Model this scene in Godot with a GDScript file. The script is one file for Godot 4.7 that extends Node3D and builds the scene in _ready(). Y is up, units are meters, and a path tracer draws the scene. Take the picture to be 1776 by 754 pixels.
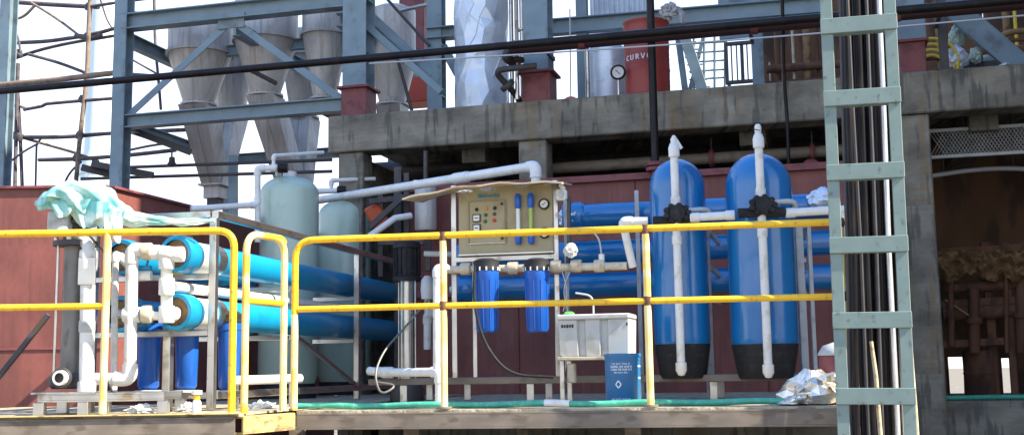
extends Node3D
# Water treatment skids on a raised steel platform in front of a concrete and steel plant building.
const F := 2000.0
var eye := Vector3(0, 1.52, 0)
var cb: Basis
var M := {}
var org := {}
var used := {}
var U := Vector3(cos(deg_to_rad(15.0)), 0, sin(deg_to_rad(15.0)))
var W := Vector3(sin(deg_to_rad(15.0)), 0, -cos(deg_to_rad(15.0)))
var FO := Vector3(0.588, 0, -10.5)
var UP := Vector3.UP
const DECK := 1.30
var rng := RandomNumberGenerator.new()

class B:
	var v := PackedVector3Array()
	var n := PackedVector3Array()
	func tri(a: Vector3, b: Vector3, c: Vector3, na: Vector3, nb: Vector3, nc: Vector3) -> void:
		if (b - a).cross(c - a).dot(na + nb + nc) > 0.0:
			v.append_array([a, c, b]); n.append_array([na, nc, nb])
		else:
			v.append_array([a, b, c]); n.append_array([na, nb, nc])
	func flat(a: Vector3, b: Vector3, c: Vector3, out: Vector3) -> void:
		var f := (b - a).cross(c - a)
		if f.length_squared() < 1e-18: return
		f = f.normalized()
		if f.dot(out) < 0.0: f = -f
		tri(a, b, c, f, f, f)
	func quad(a: Vector3, b: Vector3, c: Vector3, d: Vector3, out: Vector3) -> void:
		flat(a, b, c, out); flat(a, c, d, out)
	# box with chamfered edges
	func box(c: Vector3, s: Vector3, bs := Basis(), bev := 0.004) -> void:
		var h := s * 0.5
		var e: float = minf(bev, minf(h.x, minf(h.y, h.z)) * 0.45)
		for ax in 3:
			for sg in [-1.0, 1.0]:
				var o := Vector3.ZERO; o[ax] = sg
				var i := (ax + 1) % 3
				var j := (ax + 2) % 3
				var q := []
				for k in [[-1, -1], [1, -1], [1, 1], [-1, 1]]:
					var p := Vector3.ZERO
					p[ax] = sg * h[ax]; p[i] = k[0] * (h[i] - e); p[j] = k[1] * (h[j] - e)
					q.append(c + bs * p)
				quad(q[0], q[1], q[2], q[3], bs * o)
		if e <= 0.0: return
		for ax in 3:
			var i := (ax + 1) % 3
			var j := (ax + 2) % 3
			for si in [-1.0, 1.0]:
				for sj in [-1.0, 1.0]:
					var q := []
					for k in [[-1, 0], [1, 0], [1, 1], [-1, 1]]:
						var p := Vector3.ZERO
						p[ax] = k[0] * (h[ax] - e)
						p[i] = si * (h[i] - (e if k[1] else 0.0)); p[j] = sj * (h[j] - (0.0 if k[1] else e))
						q.append(c + bs * p)
					var o := Vector3.ZERO; o[i] = si; o[j] = sj
					quad(q[0], q[1], q[2], q[3], bs * o)
		for sx in [-1.0, 1.0]:
			for sy in [-1.0, 1.0]:
				for sz in [-1.0, 1.0]:
					var s3 := Vector3(sx, sy, sz)
					flat(c + bs * (s3 * Vector3(h.x, h.y - e, h.z - e)), c + bs * (s3 * Vector3(h.x - e, h.y, h.z - e)), c + bs * (s3 * Vector3(h.x - e, h.y - e, h.z)), bs * s3)
	# rectangular bar from a to c: w across, h along up
	func bar(a: Vector3, c: Vector3, w: float, h: float, up := Vector3.UP, sx := 0.0, sy := 0.0, bev := 0.003) -> void:
		var z := (c - a).normalized()
		var x := up.cross(z)
		if x.length() < 0.01: x = Vector3.RIGHT.cross(z)
		x = x.normalized()
		var y := z.cross(x).normalized()
		box((a + c) * 0.5 + x * sx + y * sy, Vector3(w, h, (c - a).length()), Basis(x, y, z), bev)
	func ibeam(a: Vector3, c: Vector3, w: float, h: float, up := Vector3.UP, t := 0.014) -> void:
		bar(a, c, w, t, up, 0, h * 0.5 - t * 0.5, 0.002)
		bar(a, c, w, t, up, 0, -h * 0.5 + t * 0.5, 0.002)
		bar(a, c, t, h - 2.0 * t, up, 0, 0, 0.0)
	func channel(a: Vector3, c: Vector3, w: float, h: float, up := Vector3.UP, t := 0.012) -> void:
		bar(a, c, w, t, up, 0, h * 0.5 - t * 0.5, 0.002)
		bar(a, c, w, t, up, 0, -h * 0.5 + t * 0.5, 0.002)
		bar(a, c, t, h - 2.0 * t, up, -w * 0.5 + t * 0.5, 0, 0.0)
	func tube(pts: Array, r, sides := 12, caps := true) -> void:
		var rings := []
		var nors := []
		var prev := Vector3.ZERO
		for k in pts.size():
			var p: Vector3 = pts[k]
			var t: Vector3
			if k == 0: t = pts[1] - p
			elif k == pts.size() - 1: t = p - pts[k - 1]
			else: t = (pts[k + 1] - p).normalized() + (p - pts[k - 1]).normalized()
			t = t.normalized()
			var x: Vector3
			if prev == Vector3.ZERO:
				x = t.cross(Vector3.UP)
				if x.length() < 0.05: x = t.cross(Vector3.RIGHT)
			else: x = prev - t * prev.dot(t)
			x = x.normalized(); prev = x
			var y := t.cross(x)
			var rr: float = r[k] if r is Array else r
			var ring := []
			var nn := []
			for i in sides:
				var a := TAU * i / sides
				var d := x * cos(a) + y * sin(a)
				ring.append(p + d * rr); nn.append(d)
			rings.append(ring); nors.append(nn)
		for k in pts.size() - 1:
			for i in sides:
				var j := (i + 1) % sides
				tri(rings[k][i], rings[k][j], rings[k + 1][j], nors[k][i], nors[k][j], nors[k + 1][j])
				tri(rings[k][i], rings[k + 1][j], rings[k + 1][i], nors[k][i], nors[k + 1][j], nors[k + 1][i])
		if caps:
			for k in [0, pts.size() - 1]:
				var o: Vector3 = (pts[0] - pts[1]) if k == 0 else (pts[k] - pts[k - 1])
				for i in sides: flat(pts[k], rings[k][i], rings[k][(i + 1) % sides], o)
	# profile of (radius, height) turned about axis; smooth where the profile bends less than 40 degrees
	func lathe(prof: Array, o: Vector3, axis := Vector3.UP, seg := 24) -> void:
		var x := axis.cross(Vector3.FORWARD)
		if x.length() < 0.1: x = axis.cross(Vector3.RIGHT)
		x = x.normalized()
		var z := x.cross(axis).normalized()
		var sn := []
		for k in prof.size() - 1:
			var d: Vector2 = prof[k + 1] - prof[k]
			sn.append(Vector2(d.y, -d.x).normalized())
		for k in prof.size() - 1:
			var n0: Vector2 = sn[k]
			var n1: Vector2 = sn[k]
			if k > 0 and sn[k - 1].dot(sn[k]) > 0.75: n0 = (sn[k - 1] + sn[k]).normalized()
			if k < sn.size() - 1 and sn[k + 1].dot(sn[k]) > 0.75: n1 = (sn[k + 1] + sn[k]).normalized()
			for i in seg:
				var a := TAU * i / seg
				var b := TAU * (i + 1) / seg
				var da := x * cos(a) + z * sin(a)
				var db := x * cos(b) + z * sin(b)
				var p0: Vector3 = o + da * prof[k].x + axis * prof[k].y
				var p1: Vector3 = o + db * prof[k].x + axis * prof[k].y
				var p2: Vector3 = o + db * prof[k + 1].x + axis * prof[k + 1].y
				var p3: Vector3 = o + da * prof[k + 1].x + axis * prof[k + 1].y
				if prof[k].x > 1e-5: tri(p0, p1, p2, da * n0.x + axis * n0.y, db * n0.x + axis * n0.y, db * n1.x + axis * n1.y)
				if prof[k + 1].x > 1e-5: tri(p0, p2, p3, da * n0.x + axis * n0.y, db * n1.x + axis * n1.y, da * n1.x + axis * n1.y)
	# closed loft through two or more rings of the same number of points
	func loft(rings: Array, caps := true) -> void:
		var m: int = rings[0].size()
		for k in rings.size() - 1:
			var c0 := Vector3.ZERO
			for p in rings[k]: c0 += p / m
			var c1 := Vector3.ZERO
			for p in rings[k + 1]: c1 += p / m
			for i in m:
				var j := (i + 1) % m
				var mid: Vector3 = (rings[k][i] + rings[k][j] + rings[k + 1][i] + rings[k + 1][j]) * 0.25
				quad(rings[k][i], rings[k][j], rings[k + 1][j], rings[k + 1][i], mid - (c0 + c1) * 0.5)
		if caps:
			for k in [0, rings.size() - 1]:
				var o: Vector3 = rings[0][0] - rings[1][0] if k == 0 else rings[k][0] - rings[k - 1][0]
				for i in range(1, m - 1): flat(rings[k][0], rings[k][i], rings[k][i + 1], o)
	# slab with a polygonal outline seen from above
	func slab(poly: Array, y0: float, y1: float) -> void:
		var p2 := PackedVector2Array()
		for p in poly: p2.append(Vector2(p.x, p.z))
		var ix := Geometry2D.triangulate_polygon(p2)
		for k in range(0, ix.size(), 3):
			for yy in [[y1, Vector3.UP], [y0, Vector3.DOWN]]:
				flat(Vector3(p2[ix[k]].x, yy[0], p2[ix[k]].y), Vector3(p2[ix[k + 1]].x, yy[0], p2[ix[k + 1]].y), Vector3(p2[ix[k + 2]].x, yy[0], p2[ix[k + 2]].y), yy[1])
		var cw := Geometry2D.is_polygon_clockwise(p2)
		for i in p2.size():
			var a := p2[i]
			var b := p2[(i + 1) % p2.size()]
			var o := Vector3(b.y - a.y, 0, a.x - b.x) * (-1.0 if cw else 1.0)
			quad(Vector3(a.x, y0, a.y), Vector3(b.x, y0, b.y), Vector3(b.x, y1, b.y), Vector3(a.x, y1, a.y), o)
	# crumpled lump: a sphere pushed in and out by noise
	func lump(c: Vector3, rad: Vector3, bs: Basis, sd: int, amp: float, freq: float, nu := 36, nv := 20, floor_y := -99.0, faceted := true) -> void:
		var fn := FastNoiseLite.new()
		fn.seed = sd; fn.noise_type = FastNoiseLite.TYPE_CELLULAR; fn.frequency = freq
		fn.cellular_return_type = FastNoiseLite.RETURN_DISTANCE2_SUB
		fn.cellular_jitter = 1.0
		var f2 := FastNoiseLite.new()
		f2.seed = sd + 7; f2.noise_type = FastNoiseLite.TYPE_SIMPLEX; f2.frequency = freq * 0.7
		var g := []
		for j in nv + 1:
			var row := []
			for i in nu:
				var th := PI * j / nv
				var ph := TAU * i / nu
				var d := Vector3(sin(th) * cos(ph), cos(th), sin(th) * sin(ph))
				var q := d * 1.0
				var k := 1.0 + amp * (fn.get_noise_3dv(q) + 0.9 * f2.get_noise_3dv(q * 1.3))
				var p := c + bs * (d * rad * k)
				if p.y < floor_y: p.y = floor_y + 0.0005 * float((i * 7 + j * 3) % 5)
				row.append(p)
			g.append(row)
		for j in nv:
			for i in nu:
				var i2 := (i + 1) % nu
				var o: Vector3 = (g[j][i] + g[j + 1][i2]) * 0.5 - c
				if (i + j) % 2 == 0 or not faceted:
					flat(g[j][i], g[j][i2], g[j + 1][i2], o); flat(g[j][i], g[j + 1][i2], g[j + 1][i], o)
				else:
					flat(g[j][i], g[j][i2], g[j + 1][i], o); flat(g[j][i2], g[j + 1][i2], g[j + 1][i], o)
	# sheet through a grid of points; closed joins its last column to the first
	func grid(g: Array, closed: bool, out_from := Vector3.INF) -> void:
		var nr := g.size()
		var nc: int = g[0].size()
		var nor := []
		for r in nr:
			var row := []
			for c in nc:
				var c0: int = (c - 1 + nc) % nc if closed else maxi(c - 1, 0)
				var c1: int = (c + 1) % nc if closed else mini(c + 1, nc - 1)
				var k: Vector3 = (g[r][c1] - g[r][c0]).cross(g[mini(r + 1, nr - 1)][c] - g[maxi(r - 1, 0)][c])
				if k.length() < 1e-9: k = Vector3.UP
				k = k.normalized()
				if out_from != Vector3.INF and k.dot(g[r][c] - out_from) < 0.0: k = -k
				row.append(k)
			nor.append(row)
		for r in nr - 1:
			for c in (nc if closed else nc - 1):
				var c1 := (c + 1) % nc
				tri(g[r][c], g[r][c1], g[r + 1][c1], nor[r][c], nor[r][c1], nor[r + 1][c1])
				tri(g[r][c], g[r + 1][c1], g[r + 1][c], nor[r][c], nor[r + 1][c1], nor[r + 1][c])
	func mesh(off: Vector3, m: Material) -> ArrayMesh:
		var w := PackedVector3Array()
		w.resize(v.size())
		for i in v.size(): w[i] = v[i] - off
		var arr := []
		arr.resize(Mesh.ARRAY_MAX)
		arr[Mesh.ARRAY_VERTEX] = w
		arr[Mesh.ARRAY_NORMAL] = n
		var am := ArrayMesh.new()
		am.add_surface_from_arrays(Mesh.PRIMITIVE_TRIANGLES, arr)
		am.surface_set_material(0, m)
		return am

# ---------- helpers ----------
func P(x: float, y: float, d: float) -> Vector3:      # the point of the place that a sight line through the lens reaches at depth d
	var r := cb * Vector3((x - 888.0) / F, (377.0 - y) / F, -1.0)
	return eye + r * (d / -r.z)
func fac(x: float, y: float, off := 0.0) -> Vector3:  # the same on the facade's plane, off metres behind it
	var r := cb * Vector3((x - 888.0) / F, (377.0 - y) / F, -1.0)
	return eye + r * ((FO + W * off - eye).dot(W) / r.dot(W))
func atY(p: Vector3, y: float) -> Vector3: return Vector3(p.x, y, p.z)
func numbered(s: String) -> String:
	used[s] = used.get(s, -1) + 1
	return s if used[s] == 0 else "%s_%03d" % [s, used[s]]
func thing(called: String, label: String, category: String, at: Vector3, group := "") -> Node3D:
	var o := Node3D.new()
	o.name = numbered(called); add_child(o); o.position = at
	o.set_meta("label", label); o.set_meta("category", category)
	if group: o.set_meta("group", group)
	org[o] = at
	return o
func part(par: Node3D, called: String, b: B, m: Material) -> MeshInstance3D:
	var o := MeshInstance3D.new()
	o.name = called
	o.mesh = b.mesh(org[par], m)
	par.add_child(o, true)
	org[o] = org[par]
	return o
func struct(called: String, b: B, m: Material) -> MeshInstance3D:
	var o := MeshInstance3D.new()
	o.name = numbered(called); o.mesh = b.mesh(Vector3.ZERO, m); add_child(o)
	o.set_meta("kind", "structure")
	org[o] = Vector3.ZERO
	return o
func bend(pts: Array, rad: float, n := 6) -> Array:   # rounds the corners of a polyline
	var out := [pts[0]]
	for k in range(1, pts.size() - 1):
		var a: Vector3 = (pts[k - 1] - pts[k])
		var c: Vector3 = (pts[k + 1] - pts[k])
		var l: float = minf(rad, minf(a.length(), c.length()) * 0.48)
		var p0: Vector3 = pts[k] + a.normalized() * l
		var p1: Vector3 = pts[k] + c.normalized() * l
		for i in n + 1:
			var t := float(i) / n
			out.append(p0.lerp(pts[k], t).lerp((pts[k] as Vector3).lerp(p1, t), t))
	out.append(pts[-1])
	return out
func tubes(pts: Array, r, sides := 12) -> B:
	var b := B.new(); b.tube(pts, r, sides); return b
func bars(a: Vector3, c: Vector3, w: float, h: float, up := Vector3.UP) -> B:
	var b := B.new(); b.bar(a, c, w, h, up); return b
func lathes(prof: Array, o: Vector3, axis := Vector3.UP, seg := 24) -> B:
	var b := B.new(); b.lathe(prof, o, axis, seg); return b
func pvc(par: Node3D, pts: Array, r: float, m: Material, sockets := true) -> void:  # straight pipes joined by socket elbows
	for k in pts.size() - 1: part(par, "pipe", tubes([pts[k], pts[k + 1]], r, 14), m)
	if sockets:
		for k in range(1, pts.size() - 1):
			var a: Vector3 = (pts[k - 1] - pts[k]).normalized()
			var c: Vector3 = (pts[k + 1] - pts[k]).normalized()
			part(par, "elbow", tubes(bend([pts[k] + a * r * 2.4, pts[k], pts[k] + c * r * 2.4], r * 1.4, 5), r * 1.22, 14), m)
func ring(par: Node3D, called: String, p: Vector3, axis: Vector3, r: float, h: float, m: Material) -> Node3D:
	return part(par, called, lathes([Vector2(0, -h), Vector2(r * 0.94, -h), Vector2(r, -h * 0.7), Vector2(r, h * 0.7), Vector2(r * 0.94, h), Vector2(0, h)], p, axis, 20), m)
func dome(r: float, h: float, y0: float, n := 9) -> Array:
	var o := []
	for k in n + 1:
		var a := PI * 0.5 * k / n
		o.append(Vector2(r * cos(a) if k < n else 0.0, y0 + h * sin(a)))
	return o

# ---------- materials ----------
func tex(a: Color, b: Color, c: Color, sd: int, f1: float, f2: float, cut := 0.62, size := 256) -> ImageTexture:
	# ground tone a wandering to b, with blotches of c (linear colours)
	var n1 := FastNoiseLite.new(); n1.seed = sd; n1.frequency = f1; n1.fractal_octaves = 5
	var n2 := FastNoiseLite.new(); n2.seed = sd + 31; n2.frequency = f2; n2.fractal_octaves = 4; n2.noise_type = FastNoiseLite.TYPE_PERLIN
	var i1 := n1.get_seamless_image(size, size).get_data()
	var i2 := n2.get_seamless_image(size, size).get_data()
	var by := PackedByteArray(); by.resize(size * size * 3)
	var sa := a.linear_to_srgb(); var sb := b.linear_to_srgb(); var sc := c.linear_to_srgb()
	for k in size * size:
		var q := sa.lerp(sb, clampf((i1[k] / 255.0 - 0.2) * 1.6, 0, 1))
		var t := clampf((i2[k] / 255.0 - cut) * 5.0, 0, 1)
		q = q.lerp(sc, t)
		by[k * 3] = int(q.r * 255); by[k * 3 + 1] = int(q.g * 255); by[k * 3 + 2] = int(q.b * 255)
	return ImageTexture.create_from_image(Image.create_from_data(size, size, false, Image.FORMAT_RGB8, by))
func streaks(w: int, h: int, base: Color, dark: Color, rust: Color, sd: int, k_dark := 0.75, k_rust := 0.7) -> ImageTexture:
	# weathered surface: mottling, dark vertical water marks and rust runs, each with its own ragged edge
	var n1 := FastNoiseLite.new(); n1.seed = 3 + sd; n1.frequency = 0.012; n1.fractal_octaves = 5
	var n2 := FastNoiseLite.new(); n2.seed = 8 + sd; n2.frequency = 0.01; n2.fractal_octaves = 4
	var n3 := FastNoiseLite.new(); n3.seed = 14 + sd; n3.frequency = 0.006; n3.fractal_octaves = 4
	var im := Image.create_empty(w, h, false, Image.FORMAT_RGB8)
	for x in w:
		for y in h:
			var m := n1.get_noise_2d(x, y * 1.3)
			var dk := clampf((n2.get_noise_2d(x * 7.0, y * 0.7) + 0.5 * n2.get_noise_2d(x * 1.1, y * 1.1 + 400.0) - 0.16) * 3.5, 0, 1)
			var ru := clampf((n3.get_noise_2d(x * 6.0, y * 0.35) + 0.9 * n3.get_noise_2d(x * 0.9 + 900.0, 5.0) - 0.42) * 4.0, 0, 1) * clampf(0.7 + n1.get_noise_2d(x * 4.0, y * 4.0) * 1.5, 0, 1)
			var fine := n1.get_noise_2d(x * 9.0, y * 9.0) * 0.12
			var c := base * (1.0 + (0.75 if sd == 0 else 0.4) * m + fine)
			c = c.lerp(dark, dk * k_dark)
			c = c.lerp(rust, ru * k_rust)
			im.set_pixel(x, y, Color(maxf(c.r, 0.01), maxf(c.g, 0.01), maxf(c.b, 0.01)).linear_to_srgb())
	return ImageTexture.create_from_image(im)
func bump(sd: int, f: float, strength: float) -> ImageTexture:
	var n1 := FastNoiseLite.new(); n1.seed = sd; n1.frequency = f; n1.fractal_octaves = 4
	var im := n1.get_seamless_image(256, 256)
	im.convert(Image.FORMAT_RGBA8)
	im.bump_map_to_normal_map(strength)
	return ImageTexture.create_from_image(im)
func mat(called: String, a: Color, b: Color, c: Color, rough: float, metal := 0.0, sc := Vector3.ONE, cut := 0.62, f1 := 0.012, f2 := 0.02, nb: Texture2D = null, nscale := 1.0) -> StandardMaterial3D:
	var m := StandardMaterial3D.new()
	m.resource_name = called
	m.albedo_texture = tex(a, b, c, called.hash() % 9999, f1, f2, cut)
	m.uv1_triplanar = true; m.uv1_world_triplanar = true; m.uv1_scale = sc
	m.roughness = rough; m.metallic = metal
	if nb:
		m.normal_enabled = true; m.normal_texture = nb; m.normal_scale = nscale
	M[called] = m
	return m
func plain(called: String, c: Color, rough: float, metal := 0.0) -> StandardMaterial3D:
	var m := StandardMaterial3D.new()
	m.resource_name = called; m.albedo_color = c.linear_to_srgb(); m.roughness = rough; m.metallic = metal
	M[called] = m
	return m

func make_materials() -> void:
	var rough_n := bump(5, 0.05, 3.0)
	var dent_n := bump(9, 0.012, 6.0)
	var C := func(r, g, b): return Color(r, g, b)
	mat("concrete", C.call(0.20, 0.19, 0.165), C.call(0.30, 0.29, 0.26), C.call(0.10, 0.095, 0.085), 0.92, 0, Vector3(0.55, 0.35, 0.55), 0.56, 0.012, 0.016, rough_n, 0.8)
	M.concrete.albedo_texture = streaks(1024, 256, Color(0.195, 0.183, 0.148), Color(0.055, 0.056, 0.053), Color(0.23, 0.155, 0.07), 0)
	M.concrete.uv1_scale = Vector3(0.16, 0.7, 0.16)
	mat("stain", C.call(0.26, 0.17, 0.07), C.call(0.31, 0.24, 0.13), C.call(0.2, 0.17, 0.12), 0.95, 0, Vector3(3, 0.6, 3), 0.5)
	mat("soil", C.call(0.17, 0.15, 0.12), C.call(0.23, 0.205, 0.165), C.call(0.13, 0.115, 0.09), 0.97, 0, Vector3(0.3, 0.3, 0.3), 0.6, 0.012, 0.02, rough_n)
	mat("yellow_paint", C.call(0.84, 0.48, 0.012), C.call(0.90, 0.57, 0.025), C.call(0.42, 0.22, 0.03), 0.38, 0, Vector3(2.5, 2.5, 2.5), 0.69, 0.01, 0.05)
	mat("faded_yellow_paint", C.call(0.88, 0.66, 0.20), C.call(0.90, 0.78, 0.48), C.call(0.80, 0.48, 0.03), 0.45, 0, Vector3(2.0, 1.2, 2.0), 0.60, 0.012, 0.014)  # same yellow paint, not faded: sunlit cream tone put into the colour
	mat("ladder_paint", C.call(0.165, 0.235, 0.218), C.call(0.195, 0.268, 0.248), C.call(0.105, 0.125, 0.105), 0.5, 0, Vector3(2.2, 1.6, 2.2), 0.69, 0.014, 0.045)
	mat("blue_steel", C.call(0.15, 0.225, 0.27), C.call(0.20, 0.285, 0.33), C.call(0.12, 0.15, 0.165), 0.5, 0, Vector3(0.9, 0.9, 0.9), 0.64)
	mat("primer", C.call(0.17, 0.045, 0.05), C.call(0.21, 0.06, 0.062), C.call(0.10, 0.03, 0.03), 0.6, 0, Vector3(1.5, 1.5, 1.5), 0.62)
	mat("red_oxide", C.call(0.185, 0.058, 0.047), C.call(0.225, 0.074, 0.060), C.call(0.14, 0.042, 0.037), 0.62, 0, Vector3(0.5, 0.28, 0.5), 0.58, 0.01, 0.016)
	mat("galvanised", C.call(0.36, 0.355, 0.335), C.call(0.50, 0.49, 0.47), C.call(0.25, 0.225, 0.19), 0.5, 0.25, Vector3(0.9, 0.45, 0.9), 0.55, 0.016, 0.02, dent_n, 0.35)
	mat("stainless", C.call(0.52, 0.50, 0.46), C.call(0.60, 0.58, 0.54), C.call(0.34, 0.30, 0.24), 0.28, 0.95, Vector3(2, 2, 2), 0.60)
	mat("vessel_blue", C.call(0.004, 0.225, 0.44), C.call(0.006, 0.265, 0.50), C.call(0.005, 0.18, 0.38), 0.34, 0, Vector3(1.5, 1.5, 1.5), 0.66)
	mat("tank_blue", C.call(0.006, 0.145, 0.40), C.call(0.008, 0.165, 0.44), C.call(0.010, 0.12, 0.33), 0.2, 0, Vector3(1.2, 0.5, 1.2), 0.62, 0.012, 0.02, dent_n, 0.10)
	M.tank_blue.clearcoat_enabled = true; M.tank_blue.clearcoat = 0.6; M.tank_blue.clearcoat_roughness = 0.12
	mat("filter_blue", C.call(0.012, 0.10, 0.46), C.call(0.016, 0.12, 0.50), C.call(0.012, 0.08, 0.38), 0.3, 0, Vector3(2, 1, 2), 0.66)
	mat("green_tank", C.call(0.40, 0.52, 0.43), C.call(0.43, 0.56, 0.47), C.call(0.35, 0.47, 0.38), 0.3, 0, Vector3(0.9, 0.6, 0.9), 0.62)
	M.green_tank.clearcoat_enabled = true; M.green_tank.clearcoat = 0.4; M.green_tank.clearcoat_roughness = 0.2
	mat("pvc", C.call(0.68, 0.69, 0.67), C.call(0.76, 0.77, 0.75), C.call(0.56, 0.54, 0.48), 0.42, 0, Vector3(2, 2, 2), 0.66)
	mat("grey_pvc", C.call(0.40, 0.43, 0.44), C.call(0.47, 0.50, 0.51), C.call(0.33, 0.34, 0.33), 0.45, 0, Vector3(2, 2, 2), 0.62)
	mat("cream_pvc", C.call(0.50, 0.44, 0.33), C.call(0.60, 0.55, 0.44), C.call(0.36, 0.29, 0.19), 0.55, 0, Vector3(3, 3, 3), 0.55)
	mat("panel_beige", C.call(0.335, 0.285, 0.16), C.call(0.37, 0.32, 0.185), C.call(0.28, 0.235, 0.13), 0.45, 0, Vector3(1.2, 0.7, 1.2), 0.63)
	mat("hdpe", C.call(0.47, 0.48, 0.46), C.call(0.53, 0.54, 0.52), C.call(0.40, 0.39, 0.34), 0.42, 0, Vector3(1.6, 1.2, 1.6), 0.6)
	mat("black_pipe", C.call(0.010, 0.009, 0.010), C.call(0.018, 0.016, 0.018), C.call(0.030, 0.024, 0.022), 0.32, 0, Vector3(2, 0.6, 2), 0.64)
	mat("rubber", C.call(0.020, 0.021, 0.024), C.call(0.032, 0.033, 0.037), C.call(0.05, 0.046, 0.042), 0.6, 0, Vector3(3, 3, 3), 0.64)
	mat("dark_steel", C.call(0.045, 0.045, 0.05), C.call(0.07, 0.07, 0.075), C.call(0.08, 0.055, 0.04), 0.55, 0.2, Vector3(2, 2, 2), 0.6)
	mat("hose_green", C.call(0.045, 0.33, 0.22), C.call(0.06, 0.40, 0.28), C.call(0.20, 0.42, 0.33), 0.45, 0, Vector3(5, 5, 5), 0.62)
	mat("deck_plate", C.call(0.36, 0.31, 0.21), C.call(0.46, 0.41, 0.30), C.call(0.22, 0.18, 0.13), 0.85, 0, Vector3(1.5, 1.5, 1.5), 0.55, 0.014, 0.02, rough_n)
	mat("fascia_steel", C.call(0.17, 0.145, 0.115), C.call(0.24, 0.20, 0.16), C.call(0.135, 0.105, 0.08), 0.7, 0.1, Vector3(1.0, 2.5, 1.0), 0.56, 0.014, 0.02)
	mat("yellow_edge", C.call(0.55, 0.40, 0.12), C.call(0.62, 0.50, 0.22), C.call(0.22, 0.15, 0.08), 0.7, 0, Vector3(2.5, 4, 2.5), 0.58)
	mat("foil", C.call(0.70, 0.68, 0.63), C.call(0.82, 0.80, 0.76), C.call(0.52, 0.42, 0.27), 0.27, 0.85, Vector3(2, 2, 2), 0.56)
	mat("cladding", C.call(0.58, 0.66, 0.74), C.call(0.68, 0.75, 0.82), C.call(0.45, 0.52, 0.60), 0.34, 0.35, Vector3(1.2, 1.2, 1.2), 0.6)
	mat("bamboo", C.call(0.20, 0.15, 0.11), C.call(0.27, 0.21, 0.16), C.call(0.09, 0.07, 0.06), 0.8, 0, Vector3(2, 2, 2), 0.56)
	mat("dark_wood", C.call(0.085, 0.075, 0.085), C.call(0.12, 0.10, 0.11), C.call(0.05, 0.04, 0.045), 0.8, 0, Vector3(2, 2, 2), 0.56)
	mat("plywood", C.call(0.52, 0.42, 0.28), C.call(0.62, 0.52, 0.37), C.call(0.32, 0.23, 0.13), 0.75, 0, Vector3(1, 4, 4), 0.58)
	mat("tarp", C.call(0.13, 0.50, 0.51), C.call(0.36, 0.66, 0.64), C.call(0.72, 0.78, 0.72), 0.7, 0, Vector3(1.6, 1.6, 1.6), 0.5)
	mat("drum_red", C.call(0.27, 0.036, 0.030), C.call(0.33, 0.052, 0.040), C.call(0.24, 0.04, 0.03), 0.42, 0, Vector3(1.5, 0.8, 1.5), 0.62)
	mat("rust", C.call(0.13, 0.06, 0.035), C.call(0.19, 0.09, 0.05), C.call(0.07, 0.035, 0.025), 0.85, 0, Vector3(1.2, 0.5, 1.2), 0.55)
	mat("rusty_sheet", C.call(0.16, 0.085, 0.045), C.call(0.21, 0.115, 0.06), C.call(0.08, 0.05, 0.035), 0.8, 0, Vector3(0.7, 0.3, 0.7), 0.54)
	mat("brown_sack", C.call(0.22, 0.13, 0.06), C.call(0.30, 0.19, 0.09), C.call(0.12, 0.07, 0.035), 0.9, 0, Vector3(2.5, 2.5, 2.5), 0.55)
	mat("pale_silo", C.call(0.62, 0.74, 0.76), C.call(0.68, 0.79, 0.80), C.call(0.56, 0.68, 0.70), 0.5, 0, Vector3(0.3, 0.1, 0.3), 0.6)
	mat("grey_cloth", C.call(0.30, 0.31, 0.33), C.call(0.42, 0.43, 0.45), C.call(0.14, 0.14, 0.16), 0.9, 0, Vector3(6, 6, 6), 0.55)
	mat("sign_blue", C.call(0.02, 0.14, 0.32), C.call(0.025, 0.17, 0.37), C.call(0.05, 0.16, 0.30), 0.35, 0, Vector3(2, 2, 2), 0.6)
	mat("olive", C.call(0.15, 0.16, 0.11), C.call(0.19, 0.20, 0.14), C.call(0.10, 0.10, 0.07), 0.6, 0, Vector3(1, 1, 1), 0.6)
	mat("pump_grey", C.call(0.15, 0.15, 0.14), C.call(0.21, 0.21, 0.195), C.call(0.10, 0.09, 0.075), 0.42, 0.3, Vector3(2, 1, 2), 0.6)
	M.black_pipe.metallic_specular = 0.3; M.rubber.metallic_specular = 0.3
	M.galvanised.albedo_texture = streaks(768, 256, Color(0.48, 0.47, 0.45), Color(0.27, 0.25, 0.22), Color(0.38, 0.29, 0.19), 50, 0.6, 0.5)
	M.galvanised.uv1_scale = Vector3(0.35, 0.45, 0.35)
	M.red_oxide.albedo_texture = streaks(1024, 256, Color(0.195, 0.062, 0.050), Color(0.125, 0.042, 0.037), Color(0.25, 0.115, 0.09), 90, 0.5, 0.45)
	M.red_oxide.uv1_scale = Vector3(0.2, 0.4, 0.2)
	plain("maroon_black", C.call(0.04, 0.016, 0.018), 0.5)
	plain("bright_steel", C.call(0.80, 0.79, 0.77), 0.36, 0.85)
	plain("white_print", C.call(0.80, 0.82, 0.84), 0.6)
	plain("logo_blue", C.call(0.03, 0.22, 0.36), 0.5)
	plain("black_plastic", C.call(0.012, 0.012, 0.013), 0.4)
	plain("dial_white", C.call(0.70, 0.70, 0.67), 0.4)
	plain("red_lamp", C.call(0.55, 0.03, 0.02), 0.3)
	plain("green_lamp", C.call(0.02, 0.12, 0.04), 0.3)
	plain("amber_lamp", C.call(0.65, 0.22, 0.02), 0.3)
	plain("clear_tube", C.call(0.70, 0.74, 0.72), 0.15)
	plain("lime_tube", C.call(0.34, 0.46, 0.10), 0.2)
	plain("lime_plastic", C.call(0.10, 0.55, 0.10), 0.5)
	plain("yellow_hose", C.call(0.75, 0.58, 0.06), 0.5)
	plain("wire", C.call(0.45, 0.47, 0.50), 0.5)
	plain("orange_paint", C.call(0.55, 0.10, 0.03), 0.6)
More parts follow.
